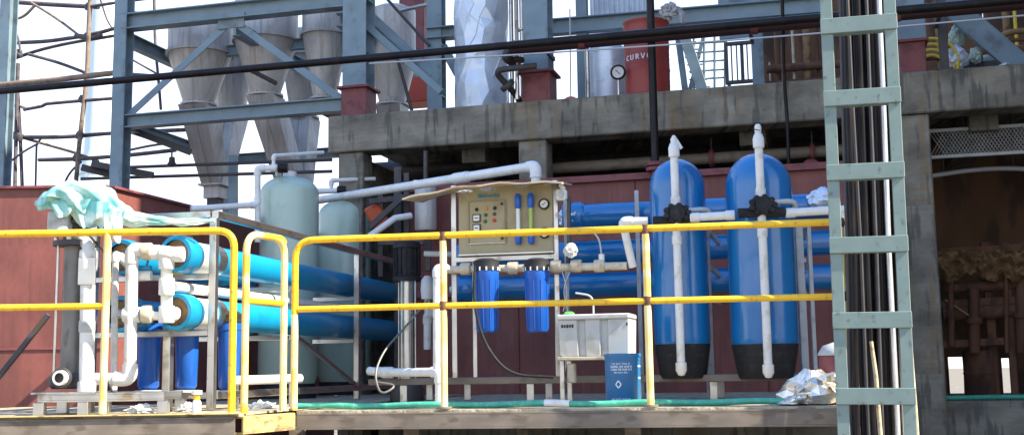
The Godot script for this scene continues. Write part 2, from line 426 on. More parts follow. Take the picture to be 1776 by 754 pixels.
	plain("brick_red", C.call(0.45, 0.06, 0.03), 0.6)

# ---------- the setting ----------
func setup() -> void:
	cb = Basis.from_euler(Vector3(atan(263.0 / F), 0, -0.015))
	var cam := Camera3D.new()
	cam.name = "camera"; cam.position = eye; cam.basis = cb
	cam.fov = rad_to_deg(2.0 * atan(377.0 / F)); cam.near = 0.05; cam.far = 900.0
	add_child(cam); cam.current = true
	var env := Environment.new()
	env.background_mode = Environment.BG_SKY
	var sm := ProceduralSkyMaterial.new()
	sm.sky_top_color = Color(0.42, 0.60, 0.86); sm.sky_horizon_color = Color(0.97, 0.985, 1.0); sm.sky_curve = 0.32
	sm.ground_bottom_color = Color(0.35, 0.31, 0.26); sm.ground_horizon_color = Color(0.80, 0.80, 0.78)
	sm.sun_angle_max = 0.0
	var sky := Sky.new(); sky.sky_material = sm
	env.sky = sky
	env.background_energy_multiplier = 0.78
	env.tonemap_mode = Environment.TONE_MAPPER_LINEAR
	env.tonemap_exposure = 2.65
	env.sdfgi_enabled = true; env.ssao_enabled = true; env.ssil_enabled = true
	var we := WorldEnvironment.new(); we.name = "environment"; we.environment = env; add_child(we)
	var sun := DirectionalLight3D.new()
	sun.name = "sun"
	var az := deg_to_rad(22.0)
	var el := deg_to_rad(42.0)
	var s := Vector3(cos(az) * cos(el), sin(el), sin(az) * cos(el))   # towards the sun: right, high, a little behind the lens
	sun.basis = Basis.looking_at(-s, UP)
	sun.light_energy = 1.6; sun.light_color = Color(1.0, 0.95, 0.86); sun.light_angular_distance = 0.5; sun.shadow_enabled = true
	add_child(sun)

func ground() -> void:
	var b := B.new()
	b.quad(Vector3(-300, 0, 300), Vector3(300, 0, 300), Vector3(300, 0, -300), Vector3(-300, 0, -300), UP)
	struct("ground", b, M.soil)
	# raised floor inside the building
	b = B.new()
	var a := FO + U * -2.0 + W * 0.15
	var c := FO + U * 9.0 + W * 0.15
	b.slab([a, c, c + W * 2.6, a + U * 5.2 + W * 2.6, a + U * 5.2 + W * 7.0, a + W * 7.0], 0.01, 1.20)
	struct("plinth_floor", b, M.concrete)

var slab_top := 0.0
var slab_bot := 0.0
func building() -> void:
	slab_top = fac(1000, 169).y
	slab_bot = fac(1000, 236).y
	var t := thing("concrete_building", "stained grey concrete frame building with open dark bays under its floor slab", "building", FO)
	var a := fac(568, 210)
	var e := FO + U * 9.0
	var b := B.new()
	b.bar(atY(a, (slab_top + slab_bot) * 0.5) + W * 0.15, atY(e, (slab_top + slab_bot) * 0.5) + W * 0.15, 0.30, slab_top - slab_bot, UP, 0, 0, 0.012)
	part(t, "edge_beam", b, M.concrete)
	b = B.new()
	b.slab([a + W * 0.31, e + W * 0.31, e + W * 8.5, a + W * 8.5], slab_top - 0.14, slab_top - 0.012)
	part(t, "floor_slab", b, M.concrete)
	for q in [[604, 48], [924, 52], [1596, 58]]:
		b = B.new()
		var c := fac(q[0], 400)
		var w: float = q[1] / F * -c.z * 0.97
		b.bar(atY(c, 0.0) + W * 0.17, atY(c, slab_bot) + W * 0.17, w, 0.26, W, 0, 0, 0.012)
		part(t, "column", b, M.concrete)
	# cross beams under the slab and inner columns
	for u in [-1.1, 1.6, 3.6]:
		b = B.new()
		b.bar(atY(FO + U * u + W * 0.4, slab_bot + 0.03), atY(FO + U * u + W * 8.3, slab_bot + 0.03), 0.24, 0.28)
		part(t, "cross_beam", b, M.concrete)
	for u in [0.6, 3.1]:
		b = B.new()
		b.bar(atY(FO + U * u + W * 5.0, 1.2), atY(FO + U * u + W * 5.0, slab_bot - 0.12), 0.3, 0.3, W)
		part(t, "column", b, M.concrete)
	# back wall, with two low openings through which the yard shows
	var wb := FO + W * 6.6
	var seg := [[-2.45, 3.1, 0.0, 6.6]]
	var u0 := (fac(1646, 650, 2.6) - FO).dot(U)
	var u1 := (fac(1677, 650, 2.6) - FO).dot(U)
	var u2 := (fac(1738, 650, 2.6) - FO).dot(U)
	var u3 := (fac(1764, 650, 2.6) - FO).dot(U)
	var yo := fac(1660, 619, 2.6).y
	seg.append_array([[3.1, u0, 0.0, 2.6], [u0, u1, yo, 2.6], [u1, u2, 0.0, 2.6], [u2, u3, yo - 0.02, 2.6], [u3, 9.0, 0.0, 2.6]])
	for s in seg:
		b = B.new()
		var y1: float = slab_top - 0.16
		wb = FO + W * s[3]
		b.bar(atY(wb + U * s[0], (s[2] + y1) * 0.5), atY(wb + U * s[1], (s[2] + y1) * 0.5), 0.16, y1 - s[2], UP, 0, 0, 0.0)
		part(t, "back_wall", b, M.rusty_sheet)
	b = B.new()
	b.bar(atY(FO + U * 3.0 + W * 2.7, slab_bot * 0.5), atY(FO + U * 3.0 + W * 6.5, slab_bot * 0.5), 0.16, slab_bot, UP, 0, 0, 0.0)
	part(t, "side_wall", b, M.concrete)
	for u in [-2.35, 9.0]:
		b = B.new()
		b.bar(atY(FO + U * u + W * (0.6 if u < 0 else 0.3), slab_bot * 0.5), atY(FO + U * u + W * (6.45 if u < 0 else 2.5), slab_bot * 0.5), 0.2, slab_bot, UP, 0, 0, 0.0)
		part(t, "side_wall", b, M.concrete)

	# maroon partition behind the equipment
	t = thing("maroon_partition", "long maroon painted sheet wall behind the blue tanks and control panel", "wall", fac(1100, 500, -0.10))
	var y1p := fac(1200, 306, -0.10).y
	var x0 := fac(704, 500, -0.10)
	var x1 := fac(1560, 500, -0.10)
	var nseg := 4
	for k in nseg:
		b = B.new()
		var p0 := x0.lerp(x1, float(k) / nseg)
		var p1 := x0.lerp(x1, float(k + 1) / nseg) - U * 0.003
		b.bar(atY(p0, 0.62 + y1p * 0.5), atY(p1, 0.62 + y1p * 0.5), 0.05, y1p - 1.24, UP, 0, 0, 0.006)
		part(t, "sheet", b, M.red_oxide)
	for yy in [y1p + 0.02, (y1p + 1.24) * 0.5]:
		b = B.new()
		b.bar(atY(x0, yy) - W * 0.05, atY(x1, yy) - W * 0.05, 0.05, 0.06)
		part(t, "rail", b, M.primer)

	# maroon tank at the left
	var c0 := P(185, 400, 8.6)
	t = thing("maroon_container", "large maroon painted steel container behind the left platform, its front sunlit", "container", atY(c0, 0))
	var top := P(120, 327, 8.6).y
	var c1 := atY(c0, 0) + Vector3(-3.2, 0, 0.02)
	var c2 := atY(c0, 0) + W * 4.2
	b = B.new()
	b.slab([c1, atY(c0, 0), c2, c2 + Vector3(-3.2, 0, 0)], 0.004, top)
	part(t, "body", b, M.red_oxide)
	b = B.new()
	b.bar(atY(c1, top + 0.012) + Vector3(0, 0, 0.0), atY(c0, top + 0.012), 0.06, 0.022)
	b.bar(atY(c0, top + 0.012) + W * 0.04, atY(c2, top + 0.012), 0.06, 0.022)
	part(t, "top_edge", b, M.primer)
	for yy in [1.02, 1.72]:
		b = B.new()
		b.bar(atY(c1, yy) + Vector3(0, 0, 0.006), atY(c0, yy) + Vector3(-0.01, 0, 0.006), 0.010, 0.016)
		part(t, "seam", b, M.primer)
	for xx in [0.95]:
		b = B.new()
		b.bar(atY(c0, 0.02) + Vector3(-xx, 0, 0.006), atY(c0, top - 0.02) + Vector3(-xx, 0, 0.006), 0.014, 0.010, Vector3.FORWARD)
		part(t, "seam", b, M.primer)

	# unseen wing added beyond the right edge of view, sized to shade the equipment
	var wc := Vector3(4.45, 0, -6.0)
	t = thing("shade_wing", "tall unseen shade casting concrete wing with sheet cladding to the right of the platform", "building", wc)
	b = B.new()
	b.slab([wc, wc + U * 8.0, wc + U * 8.0 + W * 6.0, wc + W * 6.0], 0.005, 4.0)
	part(t, "lower_wall", b, M.concrete)
	b = B.new()
	b.slab([wc, wc + U * 8.0, wc + U * 8.0 + W * 6.0, wc + W * 6.0], 4.004, 14.5)
	part(t, "upper_cladding", b, M.rusty_sheet)
	for k in 3:
		b = B.new()
		b.bar(wc + U * (1.2 + k * 2.3) + UP * 2.4 - W * 0.02, wc + U * (2.3 + k * 2.3) + UP * 2.4 - W * 0.02, 0.05, 1.2)
		part(t, "window", b, M.dark_steel)

func platform() -> void:
	# left platform
	var a0 := atY(P(-90, 716, 6.35), DECK)
	var a1 := atY(P(410, 716, 6.35), DECK)
	var a2 := atY(P(510, 712, 6.85), DECK)
	var b0 := a2
	var b1 := atY(P(1535, 700, 6.31), DECK)
	var t := thing("equipment_platform", "raised steel platform with yellow edged deck carrying the left filter rack", "platform", atY(a1, 0))
	var b := B.new()
	var back := a2 + Vector3(-0.15, 0, 0)
	b.slab([a0, a1, back, back + W * 5.2, back + W * 5.2 + Vector3(-1.15, 0, 0), atY(P(200, 700, 8.5), 0) , atY(P(-90, 700, 8.45), 0)], DECK - 0.012, DECK)
	part(t, "deck_plate", b, M.deck_plate)
	var up2 := UP
	b = B.new(); b.channel(a0 + Vector3(0, -0.062, 0.0), a1 + Vector3(-0.005, -0.062, 0.0), 0.05, 0.098, up2)
	part(t, "edge_channel", b, M.fascia_steel)
	b = B.new(); b.channel(a1 + Vector3(0.012, -0.062, -0.02), a2 + Vector3(-0.01, -0.062, 0.03), 0.05, 0.098)
	part(t, "side_channel", b, M.yellow_edge)
	b = B.new(); b.bar(a0 + Vector3(0, 0.004, 0.01), a1 + Vector3(0.02, 0.004, 0.01), 0.07, 0.007)
	part(t, "edge_strip", b, M.yellow_edge)
	for q in [[60, 6.5], [395, 6.6], [225, 6.7]]:
		var p := P(q[0], 740, q[1])
		b = B.new(); b.ibeam(atY(p, 0), atY(p, DECK - 0.115), 0.1, 0.1, Vector3.FORWARD, 0.01)
		part(t, "leg", b, M.dark_steel)
	for q in [[[40, 726], [140, 800], 6.6], [[75, 726], [-30, 800], 6.62], [[250, 726], [360, 830], 6.8]]:
		b = B.new(); b.bar(P(q[0][0], q[0][1], q[2]), P(q[1][0], q[1][1], q[2]), 0.045, 0.045)
		part(t, "brace", b, M.dark_steel)

	# right platform
	t = thing("equipment_platform", "long raised grey steel platform under the blue tanks and control panel", "platform", atY(b1, 0))
	b = B.new()
	b.slab([b0 + Vector3(0.012, 0, 0.0), b1, b1 + W * 3.9 , b0 + W * 4.4 + Vector3(0.012, 0, 0)], DECK - 0.018, DECK - 0.004)
	part(t, "deck_plate", b, M.deck_plate)
	b = B.new(); b.channel(b0 + Vector3(0.02, -0.066, 0), b1 + Vector3(0, -0.066, 0), 0.05, 0.094)
	part(t, "edge_channel", b, M.fascia_steel)
	for q in [[714, 7.0], [1097, 6.75], [1490, 6.6], [515, 7.3], [905, 9.2]]:
		var p := P(q[0], 740, q[1])
		b = B.new(); b.bar(atY(p, 0), atY(p, DECK - 0.118), 0.09, 0.09, Vector3.FORWARD)
		part(t, "leg", b, M.fascia_steel)
	for q in [7.6, 8.6]:
		b = B.new(); b.bar(atY(P(540, 700, q), DECK - 0.07), atY(P(1450, 700, q - 0.5), DECK - 0.07), 0.06, 0.1)
		part(t, "joist", b, M.dark_steel)

func collar(par: Node3D, p: Vector3) -> void:
	part(par, "weld_collar", lathes([Vector2(0.0, -0.026), Vector2(0.0215, -0.026), Vector2(0.0245, -0.008), Vector2(0.0245, 0.008), Vector2(0.0215, 0.026), Vector2(0, 0.026)], p, UP, 14), M.rust)

func railings() -> void:
	var r := 0.0205
	var D := 6.37
	var yt := P(190, 403, D).y
	var ym := P(100, 532, D).y
	var t := thing("guard_railing", "yellow tube guard railing along the front of the left platform", "railing", atY(P(190, 710, D), DECK))
	var e := atY(P(404, 500, D), 0)
	part(t, "top_rail", tubes(bend([atY(P(-60, 405, D), yt), atY(e, yt), atY(e, DECK + 0.01)], 0.10, 8), r, 14), M.yellow_paint)
	var p := P(183, 500, D)
	part(t, "post", tubes([atY(p, DECK), atY(p, yt)], r, 14), M.faded_yellow_paint)  # yellow post, bright sun painted into its colour
	part(t, "mid_rail", tubes([atY(P(-60, 532, D), ym), atY(p, ym)], r * 0.9, 14), M.yellow_paint)
	ring(t, "foot_plate", atY(P(183, 705, D), DECK + 0.006), UP, 0.05, 0.006, M.fascia_steel)
	# short return loop
	var q0 := atY(P(424, 600, 6.47), DECK)
	var q1 := atY(P(491, 600, 6.80), DECK)
	t = thing("guard_railing", "short yellow railing loop with sunlit cream tone painted in at the step between the two platforms", "railing", (q0 + q1) * 0.5)
	var yl := P(455, 410, 6.64).y
	part(t, "hoop", tubes(bend([q0, atY(q0, yl), atY(q1, yl), q1], 0.11, 8), r, 14), M.faded_yellow_paint)  # the cream of the hoop is sunlight painted over yellow
	var yl2 := P(455, 524, 6.64).y
	part(t, "mid_rail", tubes([atY(q0, yl2), atY(q1, yl2)], r * 0.9, 14), M.yellow_paint)
	part(t, "bend_shade_patch", tubes(bend([q1.lerp(q0, 0.62) + UP * (yl - DECK), atY(q1, yl), atY(q1, yl - 0.13)], 0.11, 8).slice(0, 7), r * 1.02, 14), M.yellow_paint)  # shaded stretch of the hoop, painted as a yellow tube
	# long right railing
	var r0 := atY(P(510, 600, 6.88), DECK)
	var r1 := atY(P(1464, 600, 6.37), DECK)
	t = thing("guard_railing", "long yellow tube guard railing in front of the blue tanks and control panel", "railing", r0)
	yt = (P(540, 419, 6.87).y + P(1450, 382, 6.375).y) * 0.5
	ym = (P(540, 535, 6.87).y + P(1450, 515, 6.375).y) * 0.5
	var dir := (r1 - r0).normalized()
	part(t, "top_rail", tubes(bend([r0, atY(r0, yt), atY(r1 + dir * 0.03, yt)], 0.12, 8), r, 14), M.yellow_paint)
	part(t, "end_post_sunlit_tone", tubes([r0 + UP * 0.01, atY(r0, ym - 0.03)], r * 1.03, 14), M.faded_yellow_paint)  # added tube that paints sunlight onto the lower end post
	part(t, "mid_rail", tubes([atY(r0, ym), atY(r1 + dir * 0.09, ym)], r * 0.9, 14), M.yellow_paint)
	for x in [767, 1121, 1462]:
		var f := clampf((x - 510.0) / 954.0, 0, 1)
		var pz := r0.lerp(r1, f)
		# solve for the place along the rail that the post has in the photograph
		for k in 6:
			var sx: float = eye.x + (x - 888.0) / F * -pz.z
			pz += dir * ((sx - pz.x) / dir.x)
		part(t, "post", tubes([atY(pz, DECK), atY(pz, yt)], r * 1.02, 14), M.faded_yellow_paint)  # yellow posts in the painted sunlit tone
		collar(t, atY(pz, ym)); collar(t, atY(pz, yt - 0.006))
		ring(t, "foot_plate", atY(pz, DECK + 0.006), UP, 0.045, 0.006, M.fascia_steel)

# ---------- left rack ----------
var VD := Vector3(0.2325, 0, -1.0).normalized()
func vessel(label: String, a: Vector3, length: float, group: String, along: Vector3, wrapped := true, m: Material = null) -> Node3D:
	var t := thing("membrane_vessel", label, "pressure vessel", a, group)
	var bd := B.new(); bd.lathe([Vector2(0, 0.0), Vector2(0.09, 0.0), Vector2(0.095, 0.01), Vector2(0.095, length - 0.01), Vector2(0.09, length), Vector2(0, length)], a, along, 28)
	if m == null: m = M.vessel_blue
	part(t, "shell", bd, m)
	part(t, "end_band", lathes([Vector2(0.086, -0.03), Vector2(0.108, -0.03), Vector2(0.113, -0.02), Vector2(0.113, 0.10), Vector2(0.104, 0.13), Vector2(0.0955, 0.14)], a, along, 28), m)
	part(t, "end_cap", lathes([Vector2(0, -0.022), Vector2(0.035, -0.022), Vector2(0.04, -0.012), Vector2(0.085, -0.010), Vector2(0.086, 0.0)], a, along, 24), M.brown_sack)
	ring(t, "port", a - along * 0.045, along, 0.028, 0.03, M.pvc)
	if wrapped:
		part(t, "label_wrap", lathes([Vector2(0.0955, 0.16), Vector2(0.0968, 0.16), Vector2(0.0968, 0.34), Vector2(0.0955, 0.34)], a, along, 28), M.pvc)
		part(t, "clamp_band", lathes([Vector2(0.0955, 0.36), Vector2(0.102, 0.36), Vector2(0.102, 0.46), Vector2(0.0955, 0.46)], a, along, 28), M.stainless)
	return t

func left_rack() -> void:
	var a := P(307, 441, 6.95)
	var c := P(307, 541, 6.95)
	vessel("upper long blue membrane vessel on the left rack, sunlit at its near end", a, 4.3, "left rack vessels", VD)
	vessel("lower long blue membrane vessel on the left rack beneath the other", c, 4.3, "left rack vessels", VD)
	var side := VD.cross(UP).normalized()   # to the right of the vessels
	vessel("upper short blue membrane vessel behind the white pipes on the left rack", a - side * 0.40 + VD * 0.05, 1.7, "left rack vessels", VD, false)
	vessel("lower short blue membrane vessel behind the white pipes on the left rack", c - side * 0.40 + VD * 0.05, 1.7, "left rack vessels", VD, false)
	# rack frame
	var fr := P(368, 560, 7.02)
	var t := thing("vessel_rack", "stainless square tube rack holding the left blue membrane vessels", "rack", atY(fr, DECK))
	var top := P(376, 377, 7.02).y
	var w := 0.045
	for s in [0.0, 2.45, 3.9]:
		for k in [0.0, 0.82]:
			if k > 0 and s > 2.0: continue
			var f: Vector3 = atY(fr, DECK) + VD * s - side * k
			var b := B.new(); b.bar(f, atY(f, top), w, w, VD)
			part(t, "post", b, M.stainless)
	for s in [0.0, 1.2, 2.45]:
		for yy in [c.y - 0.125, a.y - 0.13]:
			var f: Vector3 = atY(fr, yy) + VD * s - side * 0.023
			var b := B.new(); b.bar(f, f - side * (0.78 if s < 2.0 else 0.36), 0.035, 0.035)
			part(t, "cross_bar", b, M.stainless)
			if s < 1.0:
				b = B.new()
				b.bar(f + UP * 0.0 - side * 0.17 + UP * 0.022, f - side * 0.25 + UP * 0.022, 0.06, 0.012)
				part(t, "saddle", b, M.yellow_paint)
	for k in [0.0, 0.82]:
		var b := B.new()
		b.bar(atY(fr, top + 0.02) - side * k, atY(fr, top + 0.02) + VD * (3.9 if k == 0 else 1.2) - side * k, w, w)
		part(t, "top_beam", b, M.stainless)
		b = B.new()
		b.bar(atY(fr, DECK + 0.09) - side * k + VD * 0.03, atY(fr, DECK + 0.09) + VD * (3.87 if k == 0 else 1.2) - side * k, w, w)
		part(t, "base_beam", b, M.stainless)
	for yy in [top + 0.02, DECK + 0.09]:
		var b := B.new()
		b.bar(atY(fr, yy) - side * 0.025, atY(fr, yy) - side * 0.8, w * 0.9, w * 0.9)
		part(t, "cross_bar", b, M.stainless)
	# short front post under the lower vessel
	var fp := P(291, 600, 6.98)
	part(t, "post", bars(atY(fp, DECK), atY(fp, c.y - 0.145), 0.05, 0.05, VD), M.stainless)
	# stay
	part(t, "stay", bars(atY(fr, DECK + 0.12) + VD * 2.4, atY(fr, c.y - 0.12) + VD * 1.25, 0.03, 0.03), M.stainless)

	# blue cartridge housings below the vessels
	var labels := ["blue filter housing beside the white riser pipe", "blue filter housing between the two front rack posts", "blue filter housing behind the railing corner of the left platform"]
	var xs := [256, 322, 396]
	var ds := [7.35, 7.38, 7.42]
	for k in 3:
		var o := P(xs[k], 673, ds[k])
		var h := P(xs[k], 560, ds[k]).y - o.y
		t = thing("filter_housing", labels[k], "filter", o, "filter housings under the left rack")
		part(t, "bowl", lathes([Vector2(0, -0.01), Vector2(0.05, -0.008), Vector2(0.066, 0.012), Vector2(0.074, h - 0.05), Vector2(0.08, h - 0.045), Vector2(0.08, h), Vector2(0, h)], o, UP, 24), M.filter_blue)
		part(t, "head", lathes([Vector2(0, h + 0.002), Vector2(0.085, h + 0.002), Vector2(0.085, h + 0.05), Vector2(0.05, h + 0.075), Vector2(0, h + 0.078)], o, UP, 24), M.rubber)
		part(t, "stand_ring", lathes([Vector2(0.078, -0.055), Vector2(0.09, -0.055), Vector2(0.09, -0.015), Vector2(0.07, -0.012)], o, UP, 20), M.pvc)

	# white pipework at the vessel ends
	t = thing("plastic_pipework", "white plastic pipework looping down beside the near ends of the left vessels", "pipework", P(228, 600, 6.8))
	pvc(t, [P(303, 441, 6.86), P(303, 441, 6.80), P(228, 432, 6.80), P(224, 657, 6.80), P(122, 657, 6.80)], 0.036, M.pvc)
	pvc(t, [P(288, 452, 6.84), P(288, 545, 6.84)], 0.034, M.pvc)
	pvc(t, [P(303, 541, 6.87), P(303, 549, 6.82), P(226, 546, 6.82)], 0.026, M.pvc)
	pvc(t, [P(300, 497, 6.92), P(300, 497, 6.92) + VD * 2.6], 0.032, M.pvc)
	for q in [[303, 441], [288, 452], [288, 545], [228, 546], [262, 438], [288, 497]]:
		part(t, "tee", lathes([Vector2(0, -0.05), Vector2(0.043, -0.05), Vector2(0.046, -0.045), Vector2(0.046, 0.045), Vector2(0.043, 0.05), Vector2(0, 0.05)], P(q[0], q[1], 6.81), UP if q[0] == 288 else Vector3.RIGHT, 16), M.pvc)
	for q in [[254, 545], [254, 436]]:
		ring(t, "union_nut", P(q[0], q[1], 6.80), Vector3.RIGHT, 0.052, 0.028, M.cream_pvc)
	var vv := P(250, 472, 6.86)
	t = thing("ball_valve", "small blue handled ball valve between the left white pipes", "valve", vv)
	ring(t, "body", vv - UP * 0.02, Vector3.RIGHT, 0.03, 0.04, M.pvc)
	var vb := B.new(); vb.box(vv + UP * 0.025, Vector3(0.075, 0.03, 0.03)); part(t, "handle", vb, M.vessel_blue)
	# second riser behind
	t = thing("riser_pipe", "thin white riser pipe just right of the pump under the tarpaulin", "pipe", P(196, 690, 6.95))
	pvc(t, [P(196, 690, 6.95), P(199, 440, 6.95), P(230, 470, 7.1)], 0.02, M.pvc)

	# vertical pump at the far left
	var po := P(121, 668, 6.72)
	t = thing("vertical_pump", "tall stainless vertical multistage pump under the cyan tarpaulin", "pump", po)
	var yS := P(121, 428, 6.72).y
	part(t, "sleeve", lathes([Vector2(0.062, 0.06), Vector2(0.062, yS - po.y), Vector2(0, yS - po.y)], po, UP, 24), M.pump_grey)
	var b := B.new(); b.box(po + Vector3(0, 0.025, 0), Vector3(0.20, 0.09, 0.18), Basis(), 0.02)
	part(t, "base", b, M.dark_steel)
	for q in [[-0.075, 0.06], [0.075, 0.06], [-0.075, -0.06], [0.075, -0.06]]:
		part(t, "tie_rod", tubes([po + Vector3(q[0], 0.05, q[1]), Vector3(po.x + q[0], yS + 0.02, po.z + q[1])], 0.008, 8), M.stainless)
	var hf := part(t, "head_flange", lathes([Vector2(0, yS - po.y + 0.002), Vector2(0.125, yS - po.y + 0.002), Vector2(0.125, yS - po.y + 0.03), Vector2(0.07, yS - po.y + 0.04), Vector2(0.07, yS - po.y + 0.13), Vector2(0.0, yS - po.y + 0.13)], po, UP, 24), M.dark_steel)
	var mo := part(t, "motor", lathes([Vector2(0, yS - po.y + 0.13), Vector2(0.1, yS - po.y + 0.13), Vector2(0.1, yS - po.y + 0.15), Vector2(0.085, yS - po.y + 0.16), Vector2(0.085, yS - po.y + 0.32), Vector2(0, yS - po.y + 0.33)], po, UP, 24), M.dark_steel)
	for k in 14:
		var an := TAU * k / 14
		var dd := Vector3(cos(an), 0, sin(an))
		b = B.new(); b.bar(Vector3(po.x, yS + 0.17, po.z) + dd * 0.09, Vector3(po.x, yS + 0.31, po.z) + dd * 0.09, 0.004, 0.024, dd, 0, 0, 0.0)
		part(mo, "cooling_fin", b, M.dark_steel)
	b = B.new(); b.box(P(103, 385, 6.62) , Vector3(0.12, 0.13, 0.09), Basis(), 0.01)
	part(t, "terminal_box", b, M.grey_pvc)
	for k in 5:
		var an := TAU * k / 5 + 0.3
		ring(hf, "bolt", Vector3(po.x + cos(an) * 0.105, yS + 0.037, po.z + sin(an) * 0.105), UP, 0.013, 0.014, M.stainless)
	ring(t, "suction_flange", P(106, 655, 6.60), Vector3(-0.15, 0, 1).normalized(), 0.058, 0.016, M.dark_steel)
	part(t, "suction_port", lathes([Vector2(0.028, 0), Vector2(0.042, 0), Vector2(0.042, 0.03), Vector2(0.028, 0.03)], P(106, 655, 6.585), Vector3(-0.15, 0, 1).normalized(), 20), M.pvc)
	part(t, "suction_neck", tubes([P(106, 655, 6.60), P(110, 655, 6.68)], 0.035, 16), M.dark_steel)
	# discharge pipe in front of the pump
	t = thing("discharge_pipe", "white plastic discharge pipe standing in front of the tall pump", "pipe", P(150, 690, 6.62))
	part(t, "pipe", tubes([P(149, 664, 6.64), P(152, 436, 6.64)], 0.042, 16), M.pvc)
	ring(t, "coupling", P(150, 566, 6.64), UP, 0.047, 0.035, M.grey_pvc)
	ring(t, "coupling", P(152, 452, 6.64), UP, 0.052, 0.06, M.pvc)
	ring(t, "foot", P(149, 672, 6.64), UP, 0.052, 0.035, M.pvc)
	part(t, "neck", tubes(bend([P(152, 440, 6.64), P(152, 425, 6.64), P(140, 412, 6.70)], 0.03), 0.036, 12), M.pvc)
	b = B.new(); b.box(P(150, 470, 6.60), Vector3(0.10, 0.16, 0.02), Basis(), 0.004)
	part(t, "name_plate", b, M.stainless)
	# black cable beside it
	t = thing("black_cable", "thin black cable hanging from the tall pump to the deck", "cable", P(176, 640, 6.62))
	part(t, "cable", tubes(bend([P(150, 405, 6.66), P(184, 440, 6.62), P(180, 520, 6.62), P(183, 600, 6.62), P(178, 650, 6.62), P(200, 690, 6.62)], 0.06, 5), 0.006, 8), M.rubber)
	# skid under the pump
	var s0 := P(66, 690, 6.58)
	var s1 := P(285, 690, 6.60)
	t = thing("pump_skid", "low grey angle steel skid under the tall pump", "skid", atY(s0, DECK))
	var yk := P(66, 684, 6.58).y
	for dz in [0.0, -0.34]:
		b = B.new(); b.channel(atY(s0, yk - 0.02) + Vector3(0, 0, dz), atY(s1, yk - 0.02) + Vector3(0, 0, dz), 0.04, 0.05)
		part(t, "beam", b, M.stainless)
	for f in [0.01, 0.36, 0.99]:
		for dz in [0.0, -0.34]:
			var p := atY(s0.lerp(s1, f), DECK) + Vector3(0, 0, dz)
			part(t, "foot", bars(p, atY(p, yk - 0.045), 0.06, 0.05, Vector3.FORWARD), M.stainless)
	b = B.new(); b.box(Vector3(po.x + 0.02, yk + 0.006, po.z), Vector3(0.36, 0.012, 0.34))
	part(t, "top_plate", b, M.stainless)

	# tarpaulin
	var path := [P(60, 352, 6.60), P(78, 346, 6.58), P(100, 338, 6.60), P(130, 338, 6.62), P(158, 346, 6.66), P(182, 358, 6.68), P(205, 372, 6.70), P(225, 380, 6.74), P(258, 381, 6.78), P(310, 384, 6.84), P(372, 382, 6.92)]
	var rad := [0.012, 0.06, 0.09, 0.10, 0.105, 0.10, 0.08, 0.055, 0.03, 0.022, 0.012]
	t = thing("tarpaulin", "crumpled cyan and white tarpaulin draped over the tall pump", "tarpaulin", path[3])
	b = B.new()
	var fn := FastNoiseLite.new(); fn.seed = 4; fn.frequency = 1.0; fn.fractal_octaves = 2; fn.noise_type = FastNoiseLite.TYPE_SIMPLEX
	var rings := []
	var sides := 56
	var steps := 110
	for k in steps + 1:
		var f := float(k) / steps * (path.size() - 1)
		var i: int = mini(int(f), path.size() - 2)
		var g := f - i
		var c3: Vector3 = (path[i] as Vector3).lerp(path[i + 1], g)
		var rr: float = lerpf(rad[i], rad[i + 1], smoothstep(0.0, 1.0, g))
		var rg := []
		for j in sides:
			var an := TAU * j / sides
			var d := Vector3(0.25 * sin(an), sin(an) * 0.85, cos(an))
			# long creases that run with the cloth and spiral slightly round it
			var s := an * 1.0 + c3.x * 4.0
			var cr := 1.0 - absf(fn.get_noise_3d(cos(s) * 0.9, sin(s) * 0.9, c3.x * 1.8)) * 2.6
			var big := fn.get_noise_3d(cos(an) * 0.8, sin(an) * 0.8, c3.x * 4.5 + 20.0)
			var p := c3 + d * rr * (0.95 + 0.20 * cr + 0.38 * big)
			if d.y < -0.1: p.y -= rr * 0.9 * maxf(0.0, fn.get_noise_3d(c3.x * 4.0, 1.0, d.z * 0.8))
			rg.append(p)
		rings.append(rg)
	b.grid(rings, true)
	part(t, "sheet", b, M.tarp)
	for q in [[158, 350, 0.10, 0.15, 3], [196, 365, 0.07, 0.17, 9], [118, 346, 0.12, 0.09, 15]]:
		b = B.new()
		var fl := []
		for k in 17:
			var row := []
			for j in 21:
				var fx := (j / 20.0 - 0.5)
				var fy := k / 16.0
				var nz := fn.get_noise_3d(fx * 1.6 + q[4], fy * 0.5, q[4])
				row.append(P(q[0], q[1], 6.55) + Vector3(fx * q[2] * (1.0 - 0.45 * fy) * 2.0 + 0.03 * nz, -fy * q[3] * (1.0 + 0.5 * nz), 0.035 * nz + 0.014 * sin(fx * 11.0) * (0.3 + 0.7 * fy)))
			fl.append(row)
		b.grid(fl, false)
		part(t, "hanging_fold", b, M.tarp)
	# rubbish on the deck under the rack
	var lab := ["crumpled pale plastic sheet on the deck under the pump skid", "crumpled pale plastic sheet on the deck behind the front rack post", "crumpled white sheet on the deck behind the short railing loop"]
	var lp := [[245, 692, 6.72, 0.13], [325, 694, 6.85, 0.09], [455, 690, 7.2, 0.13]]
	for k in 3:
		var p := atY(P(lp[k][0], lp[k][1], lp[k][2]), DECK + 0.012)
		t = thing("plastic_sheet", lab[k], "plastic sheet", p, "rubbish on the left deck")
		b = B.new(); b.lump(p, Vector3(lp[k][3], 0.055, 0.08), Basis(), 40 + k, 0.55, 1.9, 34, 18, DECK + 0.002)
		part(t, "sheet", b, M.pvc)
	# small bottle
	var bo := atY(P(340, 705, 6.55), DECK)
	t = thing("plastic_bottle", "small white bottle with a yellow neck on the left deck", "bottle", bo)
	part(t, "body", lathes([Vector2(0, 0), Vector2(0.026, 0), Vector2(0.026, 0.06), Vector2(0.018, 0.075), Vector2(0, 0.076)], bo, UP, 16), M.pvc)
	part(t, "neck", lathes([Vector2(0.018, 0.075), Vector2(0.018, 0.105), Vector2(0, 0.106)], bo, UP, 16), M.yellow_paint)
